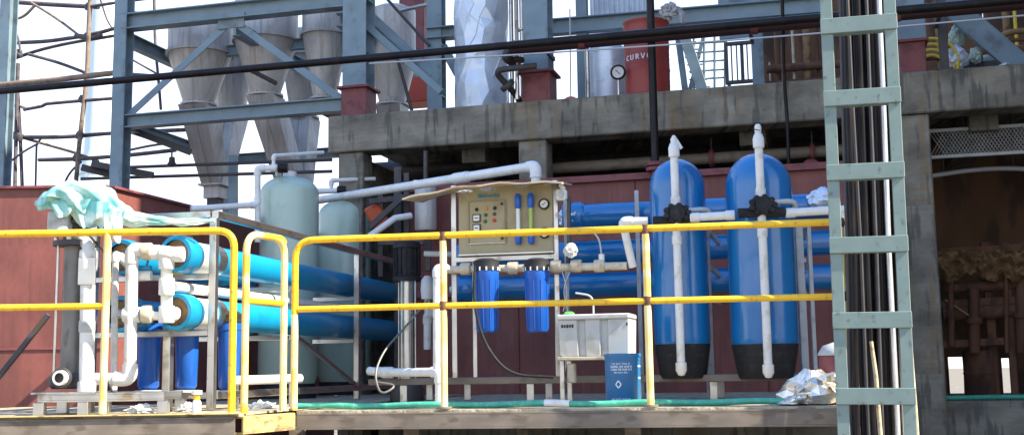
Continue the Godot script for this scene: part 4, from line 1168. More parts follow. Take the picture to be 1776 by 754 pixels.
func blue_tanks() -> void:
	var q := [[1186, 7.72, 97, 276, 1173], [1330, 7.55, 115, 266, 1321]]
	for k in 2:
		var px: float = q[k][0]
		var D: float = q[k][1]
		var o := P(px, 656, D)
		var r: float = q[k][2] * 0.5 / F * D
		var hb := P(px, 600, D).y - o.y
		var ht := P(px, q[k][3], D).y - o.y
		var t := thing("blue_tank", ["left tall glossy blue fibreglass filter tank with black foot", "right and wider tall glossy blue fibreglass filter tank"][k], "tank", o, "blue filter tanks")
		var pr := [Vector2(0, hb - 0.10), Vector2(r * 0.75, hb - 0.08), Vector2(r * 0.97, hb - 0.01), Vector2(r, hb + 0.05)]
		pr.append_array(dome(r, r * 1.05, ht - r * 1.05, 12))
		part(t, "shell", lathes(pr, o, UP, 44), M.tank_blue)
		var foot := part(t, "foot", lathes([Vector2(0, 0), Vector2(r * 0.78, 0), Vector2(r * 0.82, 0.012), Vector2(r * 0.985, hb), Vector2(r * 0.99, hb + 0.012), Vector2(r * 0.95, hb + 0.012)], o, UP, 36), M.rubber)
		# valve head in front
		var fx: float = q[k][4]
		var yv := [371, 357][k] as int
		var vf := P(fx, yv, D - r - 0.055)
		t = thing("valve_head", ["black multiport valve on the front of the left blue tank", "black multiport valve on the front of the right blue tank"][k], "valve", vf, "multiport valves")
		part(t, "body", lathes([Vector2(0, -0.06), Vector2(0.05, -0.055), Vector2(0.065, -0.03), Vector2(0.065, 0.03), Vector2(0.05, 0.055), Vector2(0, 0.06)], vf, UP, 18), M.rubber)
		for i in 9:
			var an := TAU * i / 9
			part(t, "handle_lobe", lathes([Vector2(0, -0.012), Vector2(0.017, -0.01), Vector2(0.02, 0), Vector2(0.017, 0.01), Vector2(0, 0.012)], vf + Vector3(cos(an) * 0.075, sin(an) * 0.05, 0.055), Vector3(0, 0, 1), 10), M.rubber)
		part(t, "handle_hub", lathes([Vector2(0, 0), Vector2(0.055, 0), Vector2(0.05, 0.02), Vector2(0, 0.024)], vf + Vector3(0, 0, 0.05), Vector3(0, 0, 1), 18), M.rubber)
		part(t, "side_port", tubes([vf + Vector3(-0.15, -0.045, -0.0), vf + Vector3(0.15, -0.04, -0.0)], 0.032, 14), M.rubber)
		part(t, "tank_port", tubes([vf, vf + Vector3(0, 0, -0.09)], 0.04, 12), M.rubber)
		part(t, "side_hose", tubes(bend([vf + Vector3(0.05, 0.02, 0.0), vf + Vector3(0.17, 0.028, 0.0), vf + Vector3(0.215, 0.022, -0.0), vf + Vector3(0.225, -0.02, -0.02)], 0.05), 0.017, 12), M.grey_pvc)
		# white vertical pipe through the valve
		t = thing("vent_pipe", ["white vent pipe with bent tip rising before the left blue tank", "white vent pipe with straight tip rising before the right blue tank"][k], "pipe", vf, "white vent pipes")
		var yt: float = [262, 246][k]
		var tp := P(fx - [2, 5][k], yt, -vf.z)
		part(t, "pipe", tubes([vf + UP * 0.05, atY(vf, tp.y)], 0.027, 16), M.pvc)
		ring(t, "coupling", vf + UP * 0.08, UP, 0.033, 0.035, M.pvc)
		var tt := atY(vf, tp.y)
		part(t, "reducer", lathes([Vector2(0.036, -0.04), Vector2(0.037, 0.02), Vector2(0.026, 0.05), Vector2(0.02, 0.055), Vector2(0.02, 0.085), Vector2(0, 0.086)], tt, UP, 16), M.pvc)
		if k == 0:
			part(t, "bent_tip", tubes(bend([tt + UP * 0.08, tt + UP * 0.10, tt + Vector3(0.05, 0.015, 0)], 0.02), 0.013, 10), M.pvc)
		else:
			part(t, "tip", lathes([Vector2(0.022, 0.06), Vector2(0.022, 0.10), Vector2(0.014, 0.115), Vector2(0, 0.116)], tt, UP, 12), M.pvc)
			part(t, "wire_tie", tubes([tt + Vector3(0.01, 0.07, 0.02), tt + Vector3(-0.05, 0.085, 0.02)], 0.003, 6), M.rubber)
		var yl := P(fx, [648, 652][k], -vf.z).y
		part(t, "drain_pipe", tubes([vf - UP * 0.05, atY(vf, yl + 0.03)], 0.027, 16), M.pvc)
		ring(t, "coupling", vf - UP * 0.17, UP, 0.033, 0.03, M.pvc)
		part(t, "end_cap", lathes([Vector2(0, -0.035), Vector2(0.02, -0.03), Vector2(0.036, 0.0), Vector2(0.036, 0.05), Vector2(0.028, 0.052)], atY(vf, yl + 0.02), UP, 16), M.pvc)
	# cross pipes between the valves
	var t := thing("cross_pipe", "short white pipe joining the valves of the two blue tanks", "pipe", P(1238, 376, 7.4), "white cross pipes")
	part(t, "pipe", tubes([P(1200, 377, 7.43), P(1274, 373, 7.36)], 0.027, 14), M.pvc)
	ring(t, "coupling", P(1206, 377, 7.425), U, 0.032, 0.03, M.pvc)
	ring(t, "coupling", P(1267, 373, 7.365), U, 0.032, 0.03, M.pvc)
	t = thing("cross_pipe", "white pipe running from the right blue tank behind the ladder", "pipe", P(1420, 368, 7.22), "white cross pipes")
	part(t, "pipe", tubes([P(1366, 369, 7.28), P(1470, 363, 7.15)], 0.027, 14), M.pvc)
	ring(t, "coupling", P(1372, 369, 7.275), U, 0.032, 0.03, M.pvc)
	pvc(t, [P(1462, 364, 7.16), P(1465, 372, 7.16), P(1470, 640, 7.16)], 0.02, M.pvc, false)
	# rear vessels and their posts
	var labs := ["top blue membrane vessel behind the blue tanks, foil at its left end", "middle blue membrane vessel behind the blue tanks and cream manifold", "bottom blue membrane vessel behind the filters and blue tanks"]
	var c := [[985, 376, 9.0], [800, 447, 9.35], [796, 502, 9.35]]
	var e := [[1450, 347], [1450, 418], [1450, 478]]
	for k in 3:
		var a := P(c[k][0], c[k][1], c[k][2])
		var z := P(e[k][0], e[k][1], 8.55)
		z = a + (atY(z, a.y) - a)
		t = vessel(labs[k], a, (z - a).length(), "rear rack vessels", (z - a).normalized(), false, M.tank_blue)
	var fo := P(992, 368, 8.9)
	t = thing("foil_wrap", "crumpled silver foil wrapped round the left end of the top rear vessel", "foil", fo)
	var b := B.new(); b.lump(P(993, 376, 8.98), Vector3(0.15, 0.105, 0.12), Basis(UP, -0.2), 51, 0.25, 1.8, 34, 20)
	part(t, "foil", b, M.cladding)
	b = B.new(); b.lump(P(1428, 347, 8.5), Vector3(0.13, 0.11, 0.12), Basis(UP, -0.2), 57, 0.2, 1.6, 34, 20)
	t = thing("foil_wrap", "pale wrapped end of the top rear vessel beside the ladder", "foil", P(1428, 347, 8.5))
	part(t, "foil", b, M.cladding)
	t = thing("vessel_rack", "grey tube rack behind the blue tanks holding the rear vessels", "rack", atY(P(1230, 680, 8.1), DECK))
	for p in [[1231, 388, 688, 7.95, 0.05], [1395, 385, 640, 7.8, 0.05], [1413, 392, 640, 7.9, 0.028]]:
		part(t, "post", bars(atY(P(p[0], 600, p[3]), DECK), atY(P(p[0], 600, p[3]), P(p[0], p[1], p[3]).y), p[4], p[4], Vector3.FORWARD), M.grey_pvc)
	for yy in [403, 463, 516]:
		var a := P(1231, yy, 7.97)
		part(t, "bracket", bars(a, a + W * 0.75, 0.03, 0.03), M.grey_pvc)
		a = P(1395, yy - 12, 7.82)
		part(t, "bracket", bars(a, a + W * 0.7, 0.03, 0.03), M.grey_pvc)
	for x in [1112, 986]:
		var a := atY(P(x, 600, 8.7), DECK)
		part(t, "post", bars(a, atY(a, P(x, 330, 8.7).y), 0.03, 0.03, Vector3.FORWARD), M.grey_pvc)
	# grey pipe along the top of the partition
	t = thing("header_pipe", "long grey header pipe under the slab above the maroon partition", "pipe", fac(1200, 285, 0.5))
	part(t, "pipe", tubes([fac(960, 292, 0.5), fac(1560, 254, 0.5)], 0.055, 14), M.fascia_steel)
	for x in [1135, 1235, 1410]:
		var y: float = 292 - (x - 960) * 0.0633
		ring(t, "flange", fac(x, y, 0.5), U, 0.085, 0.02, M.primer)
		part(t, "hanger", tubes([fac(x, y, 0.5), atY(fac(x, y, 0.5), slab_bot)], 0.008, 8), M.dark_steel)
	t = thing("thin_conduit", "thin pale conduit fixed along the top of the maroon partition", "conduit", fac(1200, 313, 0.6))
	part(t, "conduit", tubes([fac(965, 320, 0.62), fac(1440, 290, 0.62)], 0.012, 8), M.wire)
	t = thing("red_elbow", "small rust red pipe elbow above the partition beside the ladder", "pipe", fac(1410, 285, 0.45))
	part(t, "elbow", tubes(bend([fac(1397, 294, 0.4), fac(1399, 281, 0.4), fac(1416, 281, 0.4), fac(1420, 292, 0.4)], 0.06), 0.03, 12), M.primer)

func ladder_and_pipes() -> void:
	var D := 5.95
	var o := P(1512, 640, D)
	var x := U
	var n := -W
	var t := thing("steel_ladder", "pale teal painted flat rung steel ladder standing before the platform", "ladder", atY(o, 0))
	var hw := 0.193
	var top := P(1500, -60, D).y
	var rw := 0.062
	for s in [-1.0, 1.0]:
		var f: Vector3 = atY(o, 0) + x * s * (hw - rw * 0.5)
		var b := B.new()
		b.bar(atY(f, 0.0), atY(f, top), rw, 0.012, n, 0, 0.0, 0.003)
		b.bar(atY(f + x * s * (rw * 0.5 - 0.006) - n * 0.032, 0.0), atY(f + x * s * (rw * 0.5 - 0.006) - n * 0.032, top), 0.012, 0.05, n, 0, 0, 0.003)
		part(t, "side_rail", b, M.ladder_paint)
	for y in [-82, 42, 168, 297, 424, 555, 687, 815]:
		var yy := P(1512, y, D).y
		var b := B.new()
		b.box(atY(o, yy) + n * 0.013, Vector3(hw * 2.03, 0.084, 0.012), Basis(x, UP, n), 0.003)
		b.box(atY(o, yy - 0.036) - n * 0.03, Vector3(hw * 2 - 0.03, 0.008, 0.06), Basis(x, UP, n), 0.002)
		part(t, "rung", b, M.ladder_paint)
	t.rotation.z = -0.010
	# bundle of standing pipes
	var q := [[1461, 1476, 0.014, "dark_steel", 6.30], [1469, 1486, 0.018, "black_pipe", 6.24], [1480, 1500, 0.023, "black_pipe", 6.30], [1489, 1513, 0.027, "black_pipe", 6.25], [1500, 1525, 0.029, "black_pipe", 6.31], [1511, 1536, 0.026, "black_pipe", 6.24], [1520, 1547, 0.024, "black_pipe", 6.32], [1528, 1556, 0.015, "bright_steel", 6.20], [1536, 1563, 0.024, "black_pipe", 6.31], [1543, 1570, 0.020, "bright_steel", 6.22], [1474, 1505, 0.009, "dark_steel", 6.18], [1506, 1530, 0.010, "dark_steel", 6.16]]
	var lab := ["leftmost slim grey pipe of the bundle behind the ladder", "slim black pipe second from the left behind the ladder", "black pipe third from the left behind the ladder", "black pipe fourth from the left behind the ladder", "thickest black pipe in the middle of the bundle behind the ladder", "black pipe right of the thickest one behind the ladder", "black pipe just left of the slimmer shiny pipe behind the ladder", "slimmer shiny steel pipe between black pipes behind the ladder", "black pipe between the two shiny pipes behind the ladder", "broader rightmost shiny steel pipe behind the ladder", "thin dark rod crossing the left of the pipe bundle", "thin dark rod crossing the middle of the pipe bundle"]
	for k in q.size():
		var a: Vector3 = P(q[k][1], 700, q[k][4])
		var z: Vector3 = P(q[k][0], 60, q[k][4] + 0.05)
		var d := (z - a) / (z.y - a.y)
		var foot := a - d * (a.y - 0.0)
		t = thing("leaning_pipe", lab[k], "pipe", foot, "pipes leaning behind the ladder")
		var m1 := a + d * 0.8 + U * rng.randf_range(-0.008, 0.008)
		part(t, "pipe", tubes([foot, a, m1, a + d * 1.7, a + d * 3.4], q[k][2], 14), M[q[k][3]])
		if k in [4, 8]: ring(t, "coupling", a + d * (0.2 + 0.14 * k), d.normalized(), q[k][2] * 1.25, 0.04, M[q[k][3]])
	# wooden stick
	var s0 := P(1512, 592, 6.12)
	t = thing("wooden_stick", "pale wooden stick leaning behind the lower ladder rungs", "stick", atY(P(1538, 900, 6.05), 0))
	part(t, "stick", tubes([atY(P(1545, 900, 6.02), 0.0), P(1520, 650, 6.1), s0], [0.014, 0.012, 0.010], 8), M.plywood)
	t = thing("wooden_stick", "long pale bamboo pole leaning beside the right ladder rail", "stick", atY(P(1606, 900, 5.92), 0))
	part(t, "stick", tubes([atY(P(1602, 900, 5.93), 0.0), P(1590, 720, 5.93), P(1584, 640, 5.93), P(1579, 560, 5.94)], [0.012, 0.010, 0.009, 0.006], 8), M.plywood)
	# foil bag on the deck
	var c := atY(P(1412, 690, 6.62), DECK)
	t = thing("foil_sheet_heap", "crumpled silver and tan foil sheet heaped on the deck beside the ladder", "foil", c)
	var b := B.new(); b.lump(c + Vector3(0.02, 0.055, 0), Vector3(0.26, 0.17, 0.18), Basis(Vector3(0, 0, 1), 0.12), 64, 0.32, 1.15, 30, 16, DECK + 0.002)
	part(t, "sheet", b, M.foil)
	b = B.new(); b.lump(c + Vector3(0.28, 0.06, 0.02), Vector3(0.20, 0.155, 0.15), Basis(), 68, 0.32, 1.2, 26, 14, DECK + 0.003)
	part(t, "fold", b, M.foil)
	b = B.new(); b.lump(c + Vector3(-0.13, 0.01, 0.08), Vector3(0.13, 0.06, 0.09), Basis(Vector3(0, 0, 1), 0.3), 71, 0.35, 1.3, 24, 12, DECK + 0.004)
	part(t, "corner", b, M.foil)
	var rc := P(1456, 622, 6.75)
	t = thing("red_can", "round topped dark red and grey can behind the foil heap", "can", rc)
	part(t, "body", lathes([Vector2(0, -0.12), Vector2(0.115, -0.12), Vector2(0.115, 0.0), Vector2(0.11, 0.02)], rc, UP, 26), M.primer)
	part(t, "lid", lathes([Vector2(0.118, 0.02), Vector2(0.118, 0.032), Vector2(0.09, 0.075), Vector2(0.03, 0.095), Vector2(0, 0.096)], rc, UP, 26), M.grey_pvc)
	t = thing("grey_plate", "grey sheet offcut leaning against the foil heap", "sheet", P(1425, 640, 6.85))
	b = B.new(); b.loft([[P(1410, 668, 6.86), P(1452, 664, 6.86), P(1445, 622, 6.9), P(1436, 618, 6.9)], [P(1410, 668, 6.86) + Vector3(0, 0, -0.01), P(1452, 664, 6.86) + Vector3(0, 0, -0.01), P(1445, 622, 6.9) + Vector3(0, 0, -0.01), P(1436, 618, 6.9) + Vector3(0, 0, -0.01)]])
	part(t, "plate", b, M.grey_cloth)
	# green hose along the deck edge
	var pts := []
	for k in 41:
		var f := k / 40.0
		var px := lerpf(505, 1385, f)
		var dd := lerpf(6.99, 6.55, f) + 0.025 * sin(f * 17.0) + 0.015 * sin(f * 41.0)
		pts.append(atY(P(px, 690, dd), DECK + 0.018 + 0.004 * sin(f * 29.0)))
	t = thing("garden_hose", "green plastic hose lying along the edge of the long platform", "hose", pts[20])
	part(t, "hose", tubes(pts, 0.019, 10), M.hose_green)
	var tape := B.new(); tape.tube([pts[20], pts[21], pts[22]], 0.0225, 10)
	part(t, "taped_joint", tape, M.pvc)
	pts = []
	for k in 21:
		var f := k / 20.0
		pts.append(atY(fac(lerpf(1470, 1800, f), 690, 0.35 + 0.05 * sin(f * 9.0)), 1.222))
	t = thing("garden_hose", "green plastic hose lying on the dark floor right of the ladder", "hose", pts[10])
	part(t, "hose", tubes(pts, 0.022, 10), M.hose_green)

# ---------- upper steelwork ----------
func hopper(label: String, px: float, off: float, yt: float, yc: float, yb: float, wt: float, wb: float, outlet: Array) -> void:
	# cylinder from yt to yc, cone from yc to yb; wt and wb are its widths in the photograph; outlet = place where the chute ends
	var top := fac(px, yt, off)
	var d := -top.z
	var o := atY(top, fac(px, yb, off).y)
	var r: float = wt * 0.5 / F * d
	var r2: float = wb * 0.5 / F * d
	var h1 := fac(px, yc, off).y - o.y
	var h2 := top.y - o.y
	var t := thing("cyclone_hopper", label, "hopper", o, "galvanised cyclone hoppers")
	part(t, "cylinder", lathes([Vector2(r, h1), Vector2(r, h2), Vector2(r * 0.6, h2 + 0.05), Vector2(0, h2 + 0.05)], o, UP, 32), M.galvanised)
	part(t, "cone", lathes([Vector2(r2, 0), Vector2(r, h1)], o, UP, 32), M.galvanised)
	part(t, "flange", lathes([Vector2(r, h1 - 0.015), Vector2(r + 0.025, h1 - 0.015), Vector2(r + 0.025, h1 + 0.012), Vector2(r, h1 + 0.012)], o, UP, 32), M.galvanised)
	var fl := part(t, "flange", lathes([Vector2(r2, -0.012), Vector2(r2 + 0.04, -0.012), Vector2(r2 + 0.04, 0.012), Vector2(r2, 0.012)], o, UP, 28), M.galvanised)
	for i in 10:
		var an := TAU * i / 10
		ring(fl, "bolt", o + Vector3(cos(an) * (r2 + 0.025), 0.012, sin(an) * (r2 + 0.025)), UP, 0.008, 0.01, M.dark_steel)
	var e := fac(outlet[0], outlet[1], off + outlet[3])
	var w2: float = outlet[2] * 0.5 / F * -e.z
	var b := B.new()
	var ra := []
	var rb := []
	for q in [[-1, -1], [1, -1], [1, 1], [-1, 1]]:
		ra.append(atY(o, o.y - 0.014) + U * q[0] * r2 * 1.02 + W * q[1] * r2)
		rb.append(e + U * q[0] * w2 + W * q[1] * w2)
	b.loft([ra, rb], false)
	part(t, "chute", b, M.galvanised)
	var sd := B.new()
	sd.bar((ra[0] + ra[1]) * 0.5 - W * 0.004, (rb[0] + rb[1]) * 0.5 - W * 0.004, 0.02, 0.012, W)
	part(t, "chute_seam", sd, M.galvanised)

func outlet_box(label: String, px: float, y0: float, y1: float, off: float, w: float) -> void:
	var e := fac(px, y0, off)
	var f := atY(e, fac(px, y1, off).y)
	var t := thing("outlet_box", label, "chute outlet", f)
	var b := B.new(); b.bar(f, e, w, w, W); part(t, "box", b, M.galvanised)
	b = B.new(); b.bar(atY(e, e.y - 0.012), atY(e, e.y + 0.012), w + 0.09, w + 0.09, W); part(t, "flange", b, M.galvanised)
	b = B.new(); b.bar(atY(f, f.y - 0.08), f, w * 0.7, w * 0.7, W); part(t, "spout", b, M.dark_steel)

func steel_column(label: String, px: float, off: float, y0: float, y1: float, w: float, m: Material, pedestal: Array) -> Node3D:
	# I column; pedestal = [half width px left, right, top y px] of a maroon box foot, or empty
	var c := fac(px, 120, off)
	var t := thing("steel_column", label, "column", atY(c, y0))
	var b := B.new()
	var yf := y0
	if pedestal.size():
		var ph: float = fac(px, pedestal[1], off).y - y0
		var pw: float = pedestal[0] / F * -c.z
		part(t, "pedestal", _box(atY(c, y0 + ph * 0.5), Vector3(pw, ph, pw), Basis(U, UP, -W), 0.006), M.primer)
		part(t, "base_plate", _box(atY(c, y0 + ph + 0.012), Vector3(pw * 1.25, 0.024, pw * 1.25), Basis(U, UP, -W), 0.003), M.primer)
		yf = y0 + ph + 0.024
	b.ibeam(atY(c, yf), atY(c, y1), w, w, W, 0.016)
	part(t, "shaft", b, m)
	for q in [0.35, 0.9]:
		part(t, "stiffener", _box(atY(c, yf + q), Vector3(w * 0.96, 0.012, w * 0.9), Basis(U, UP, -W), 0.0), m)
	return t

func truss() -> void:
	# long blue frame left of the concrete building
	var yB := fac(215, 212, 0.15).y
	var yT := fac(215, 40, 0.15).y
	steel_column("blue steel column at the left corner of the hopper frame", 212, 0.15, 0.0, yT + 0.6, 0.15, M.blue_steel, [])
	steel_column("blue steel column at the far left edge behind the bamboo scaffold", 10, 0.5, 0.0, yT + 1.2, 0.14, M.blue_steel, [])
	steel_column("broad blue steel column on a maroon pedestal above the slab corner", 622, 0.2, slab_top, slab_top + 3.0, 0.25, M.blue_steel, [48, 158])
	steel_column("blue steel column left of the silver clad duct", 757, 0.9, slab_top - 0.012, slab_top + 2.6, 0.16, M.blue_steel, [])
	steel_column("blue steel column on a maroon pedestal beside the silver clad duct", 935, 0.25, slab_top, slab_top + 3.0, 0.24, M.blue_steel, [52, 132])
	steel_column("slim blue steel column left of the red drum", 1012, 0.9, slab_top - 0.012, slab_top + 2.6, 0.11, M.blue_steel, [])
	steel_column("blue steel column beside the barred window on the upper floor", 1316, 1.6, slab_top - 0.012, slab_top + 2.6, 0.12, M.blue_steel, [])
	steel_column("dark blue steel column on a maroon pedestal right of the ladder", 1584, 0.2, slab_top, slab_top + 3.0, 0.24, M.blue_steel, [44, 78])
	var a := fac(214, 40, 0.15)
	var e := fac(600, 5, 0.15)
	var t := thing("hopper_frame", "blue steel truss frame carrying the galvanised hoppers", "frame", a)
	var b := B.new(); b.ibeam(atY(a, yT), atY(e, yT), 0.15, 0.17); part(t, "top_beam", b, M.blue_steel)
	b = B.new(); b.ibeam(atY(a, yB) + U * 0.08, atY(e, yB), 0.13, 0.14); part(t, "bottom_beam", b, M.blue_steel)
	var mid := fac(402, 34, 0.15)
	mid.y = yT - 0.09
	for q in [[fac(222, 200, 0.15), mid], [mid, fac(592, 172, 0.15)]]:
		b = B.new(); b.bar(q[0], q[1], 0.012, 0.075, UP); b.bar(q[0], q[1], 0.06, 0.012, UP, 0.03, 0.03); part(t, "brace", b, M.blue_steel)
	part(t, "gusset", _box(atY(mid, yT - 0.10) - W * 0.02, Vector3(0.3, 0.16, 0.012), Basis(U, UP, -W), 0.002), M.blue_steel)
	var dp := 2.3
	for u in [0.0, 1.28, 2.45]:
		b = B.new(); b.ibeam(atY(a, yT - 0.16) + U * u + W * 0.1, atY(a, yT - 0.16) + U * u + W * dp, 0.1, 0.14); part(t, "cross_beam", b, M.blue_steel)
	b = B.new(); b.ibeam(atY(a, yB - 0.01) + W * 0.1, atY(a, yB - 0.01) + W * dp, 0.1, 0.12); part(t, "cross_beam", b, M.blue_steel)
	b = B.new(); b.ibeam(atY(a, yT) + W * dp, atY(e, yT) + W * dp, 0.12, 0.15); part(t, "back_beam", b, M.blue_steel)
	b = B.new(); b.ibeam(atY(a, yB) + W * dp, atY(e, yB) + W * dp, 0.1, 0.12); part(t, "back_beam", b, M.blue_steel)
	for u in [0.02, 2.2]:
		b = B.new(); b.ibeam(atY(a, 0) + W * dp + U * u, atY(a, yT + 0.5) + W * dp + U * u, 0.13, 0.13, W); part(t, "back_column", b, M.blue_steel)
	for yy in [yT - 0.16]:
		b = B.new(); b.ibeam(atY(a, yy) + W * 0.8 + U * 0.06, atY(e, yy) + W * 0.8, 0.08, 0.12); part(t, "hopper_beam", b, M.blue_steel)
	b = B.new(); b.bar(atY(a, yT - 0.05) + U * 2.52 + W * 0.1, atY(a, yB + 0.1) + U * 3.5 + W * 0.2, 0.07, 0.07); part(t, "brace", b, M.blue_steel)
	# braces right of the broad column
	t = thing("diagonal_brace", "blue diagonal brace running right from the broad column towards the duct", "brace", fac(700, 120, 0.35))
	b = B.new(); b.channel(fac(618, 8, 0.35), fac(748, 128, 0.85), 0.07, 0.10); part(t, "channel", b, M.blue_steel)
	t = thing("beam_stub", "short blue beam bracket on the column left of the duct", "beam", fac(760, 66, 0.9))
	b = B.new(); b.ibeam(fac(742, 60, 0.85), fac(790, 56, 0.85), 0.16, 0.12); part(t, "beam", b, M.blue_steel)
	b = B.new(); b.bar(fac(768, 80, 0.9), fac(794, 128, 0.95), 0.04, 0.09); part(t, "bracket", b, M.blue_steel)
	t = thing("blue_beam", "blue steel beam spanning above the red drum", "beam", fac(1050, 38, 0.9))
	b = B.new(); b.ibeam(fac(955, 48, 0.85), fac(1440, 8, 0.85), 0.12, 0.16); part(t, "beam", b, M.blue_steel)
	t = thing("diagonal_brace", "wide blue diagonal brace at the top right corner", "brace", fac(1710, 70, 0.7))
	b = B.new(); b.channel(fac(1640, 2, 0.7), fac(1800, 138, 0.7), 0.06, 0.20); part(t, "channel", b, M.blue_steel)
	b = B.new(); b.bar(fac(1640, 2, 0.7) + UP * 0.10, fac(1800, 138, 0.7) + UP * 0.10, 0.03, 0.012, UP); part(t, "edge", b, M.stainless)

	# hoppers
	hopper("leftmost grey galvanised hopper under the corner of the blue frame", 347, 0.95, 40, 95, 182, 112, 52, [372, 322, 34, 0.55])
	hopper("second grey galvanised hopper in the front row of the blue frame", 462, 0.95, -10, 72, 166, 112, 50, [512, 345, 40, 0.5])
	hopper("grey galvanised hopper close left of the broad blue column", 564, 0.95, 10, 62, 172, 82, 40, [580, 200, 40, 0.2])
	hopper("grey galvanised hopper half hidden in the back row at left", 402, 2.0, 60, 105, 205, 86, 44, [378, 322, 30, -0.5])
	hopper("grey galvanised hopper in the back row between two front ones", 527, 2.0, 60, 100, 205, 80, 44, [516, 345, 36, -0.5])
	hopper("grey galvanised hopper right of the broad blue column", 680, 1.2, 20, 110, 182, 84, 44, [682, 240, 40, 0.2])
	outlet_box("small galvanised outlet box under the left pair of chutes", 373, 322, 345, 1.5, 0.20)
	# thin service pipes crossing behind the green tank
	for k in 2:
		t = thing("service_pipe", ["upper dark service pipe passing below the hopper chutes", "lower dark service pipe passing below the hopper chutes"][k], "pipe", fac(450, 290, 0.7), "service pipes under the hoppers")
		part(t, "pipe", tubes([fac(140, [293, 310][k], 0.7), fac(575, [277, 297][k], 0.7)], 0.018, 10), M.dark_steel)
	t = thing("service_bracket", "dark steel bracket arms at the foot of the corner column", "bracket", fac(200, 290, 0.4))
	for q in [[[158, 284], [265, 304]], [[140, 290], [200, 305]], [[218, 222], [330, 264]]]:
		part(t, "arm", bars(fac(q[0][0], q[0][1], 0.4), fac(q[1][0], q[1][1], 0.6), 0.05, 0.07), M.dark_steel)
	t = thing("hanging_lamp", "small dark lamp hanging below the bamboo poles", "lamp", fac(297, 280, 0.6))
	part(t, "stem", tubes([fac(297, 262, 0.6), fac(297, 275, 0.6)], 0.01, 8), M.dark_steel)
	part(t, "shade", lathes([Vector2(0.0, 0.10), Vector2(0.03, 0.09), Vector2(0.035, 0.04), Vector2(0.06, 0.0), Vector2(0.0, -0.015)], fac(297, 287, 0.6), UP, 16), M.dark_steel)

func scaffold() -> void:
	var t := thing("bamboo_scaffold", "lashed bamboo pole scaffold against the bright sky at far left", "scaffold", atY(fac(150, 300, 1.4), 0))
	var poles := [
		[[156, -20], [152, 60], [150, 130], [143, 190], [136, 250], [128, 345], 0.030], [[30, 110], [27, 200], [24, 350], 0.026], [[28, 140], [34, 240], [38, 350], 0.022],
		[[15, 3], [90, 8], [170, 12], 0.030], [[150, 12], [230, 0], [280, -6], 0.022], [[52, 4], [95, 30], [142, 66], 0.016],
		[[28, 74], [80, 72], [160, 60], [208, 46], 0.026], [[0, 110], [60, 88], [120, 74], [210, 60], 0.022], [[-10, 84], [28, 92], [36, 98], 0.026],
		[[48, 94], [100, 108], [152, 128], 0.020], [[-10, 148], [100, 138], [215, 124], 0.034], [[20, 140], [45, 146], [68, 154], 0.030],
		[[40, 190], [72, 184], [78, 180], [145, 174], [203, 170], 0.022], [[-10, 222], [30, 234], [36, 240], 0.026], [[-10, 238], [110, 238], [200, 230], [320, 225], 0.026],
		[[36, 238], [70, 248], [130, 265], [170, 280], 0.018], [[66, 277], [130, 276], [215, 270], [304, 260], 0.026], [[266, -20], [268, 80], [274, 140], [278, 190], 0.018],
		[[225, 230], [222, 130], [224, 60], 0.014], [[270, 20], [330, 45], [300, 30], 0.012], [[205, 40], [204, -10], 0.024], [[130, 62], [160, 66], [175, 60], 0.034],
		[[226, 20], [262, 26], [300, 16], 0.014], [[215, 96], [275, 130], 0.012], [[222, 128], [300, 134], [345, 126], 0.020], [[-10, 40], [40, 30], [60, 8], 0.018], [[60, 330], [62, 250], [70, 240], 0.014],
		[[215, 262], [270, 250], [330, 246], 0.016], [[-10, 300], [40, 262], [66, 248], 0.014], [[100, 345], [118, 300], [140, 280], 0.014], [[-10, 190], [30, 182], [42, 188], 0.018], [[170, -10], [186, 40], [205, 62], 0.012], [[0, 20], [30, 60], [34, 92], 0.014]]
	for k in poles.size():
		var q: Array = poles[k]
		var pts := []
		for i in q.size() - 1: pts.append(fac(q[i][0], q[i][1], 1.3 + 0.05 * (k % 4) - (1.0 if k == 10 else 0.0)))
		var f := []
		for i in pts.size(): f.append(q[-1] * (1.0 - 0.25 * i / pts.size()))
		part(t, "pole", tubes(bend(pts, 0.3, 4) if pts.size() > 2 else pts, q[-1] * 0.95, 8), M.dark_wood if k % 5 else M.bamboo)
	for q in [[153, 12], [150, 64], [148, 132], [142, 172], [137, 235], [132, 274], [30, 92], [28, 146], [32, 238], [205, 50]]:
		part(t, "lashing", lathes([Vector2(0, -0.05), Vector2(0.04, -0.045), Vector2(0.055, 0.0), Vector2(0.04, 0.045), Vector2(0, 0.05)], fac(q[0], q[1], 1.33), Vector3(0.3, 0.9, 0.2).normalized(), 8), M.dark_wood)
	# pale silo far away
	var c := P(178, 320, 40)
	t = thing("pale_silo", "pale blue tall silo standing far behind the bamboo scaffold", "silo", atY(c, 0))
	part(t, "shaft", lathes([Vector2(0.82, 0), Vector2(0.80, 9.0), Vector2(0.68, 9.3), Vector2(0.66, 18.0), Vector2(0, 18.0)], atY(c, 0), UP, 32), M.pale_silo)
	for k in 6: part(t, "band", lathes([Vector2(0.80, -0.03), Vector2(0.84, -0.03), Vector2(0.84, 0.03), Vector2(0.80, 0.03)], atY(c, 1.5 + k * 1.4), UP, 32), M.pale_silo)

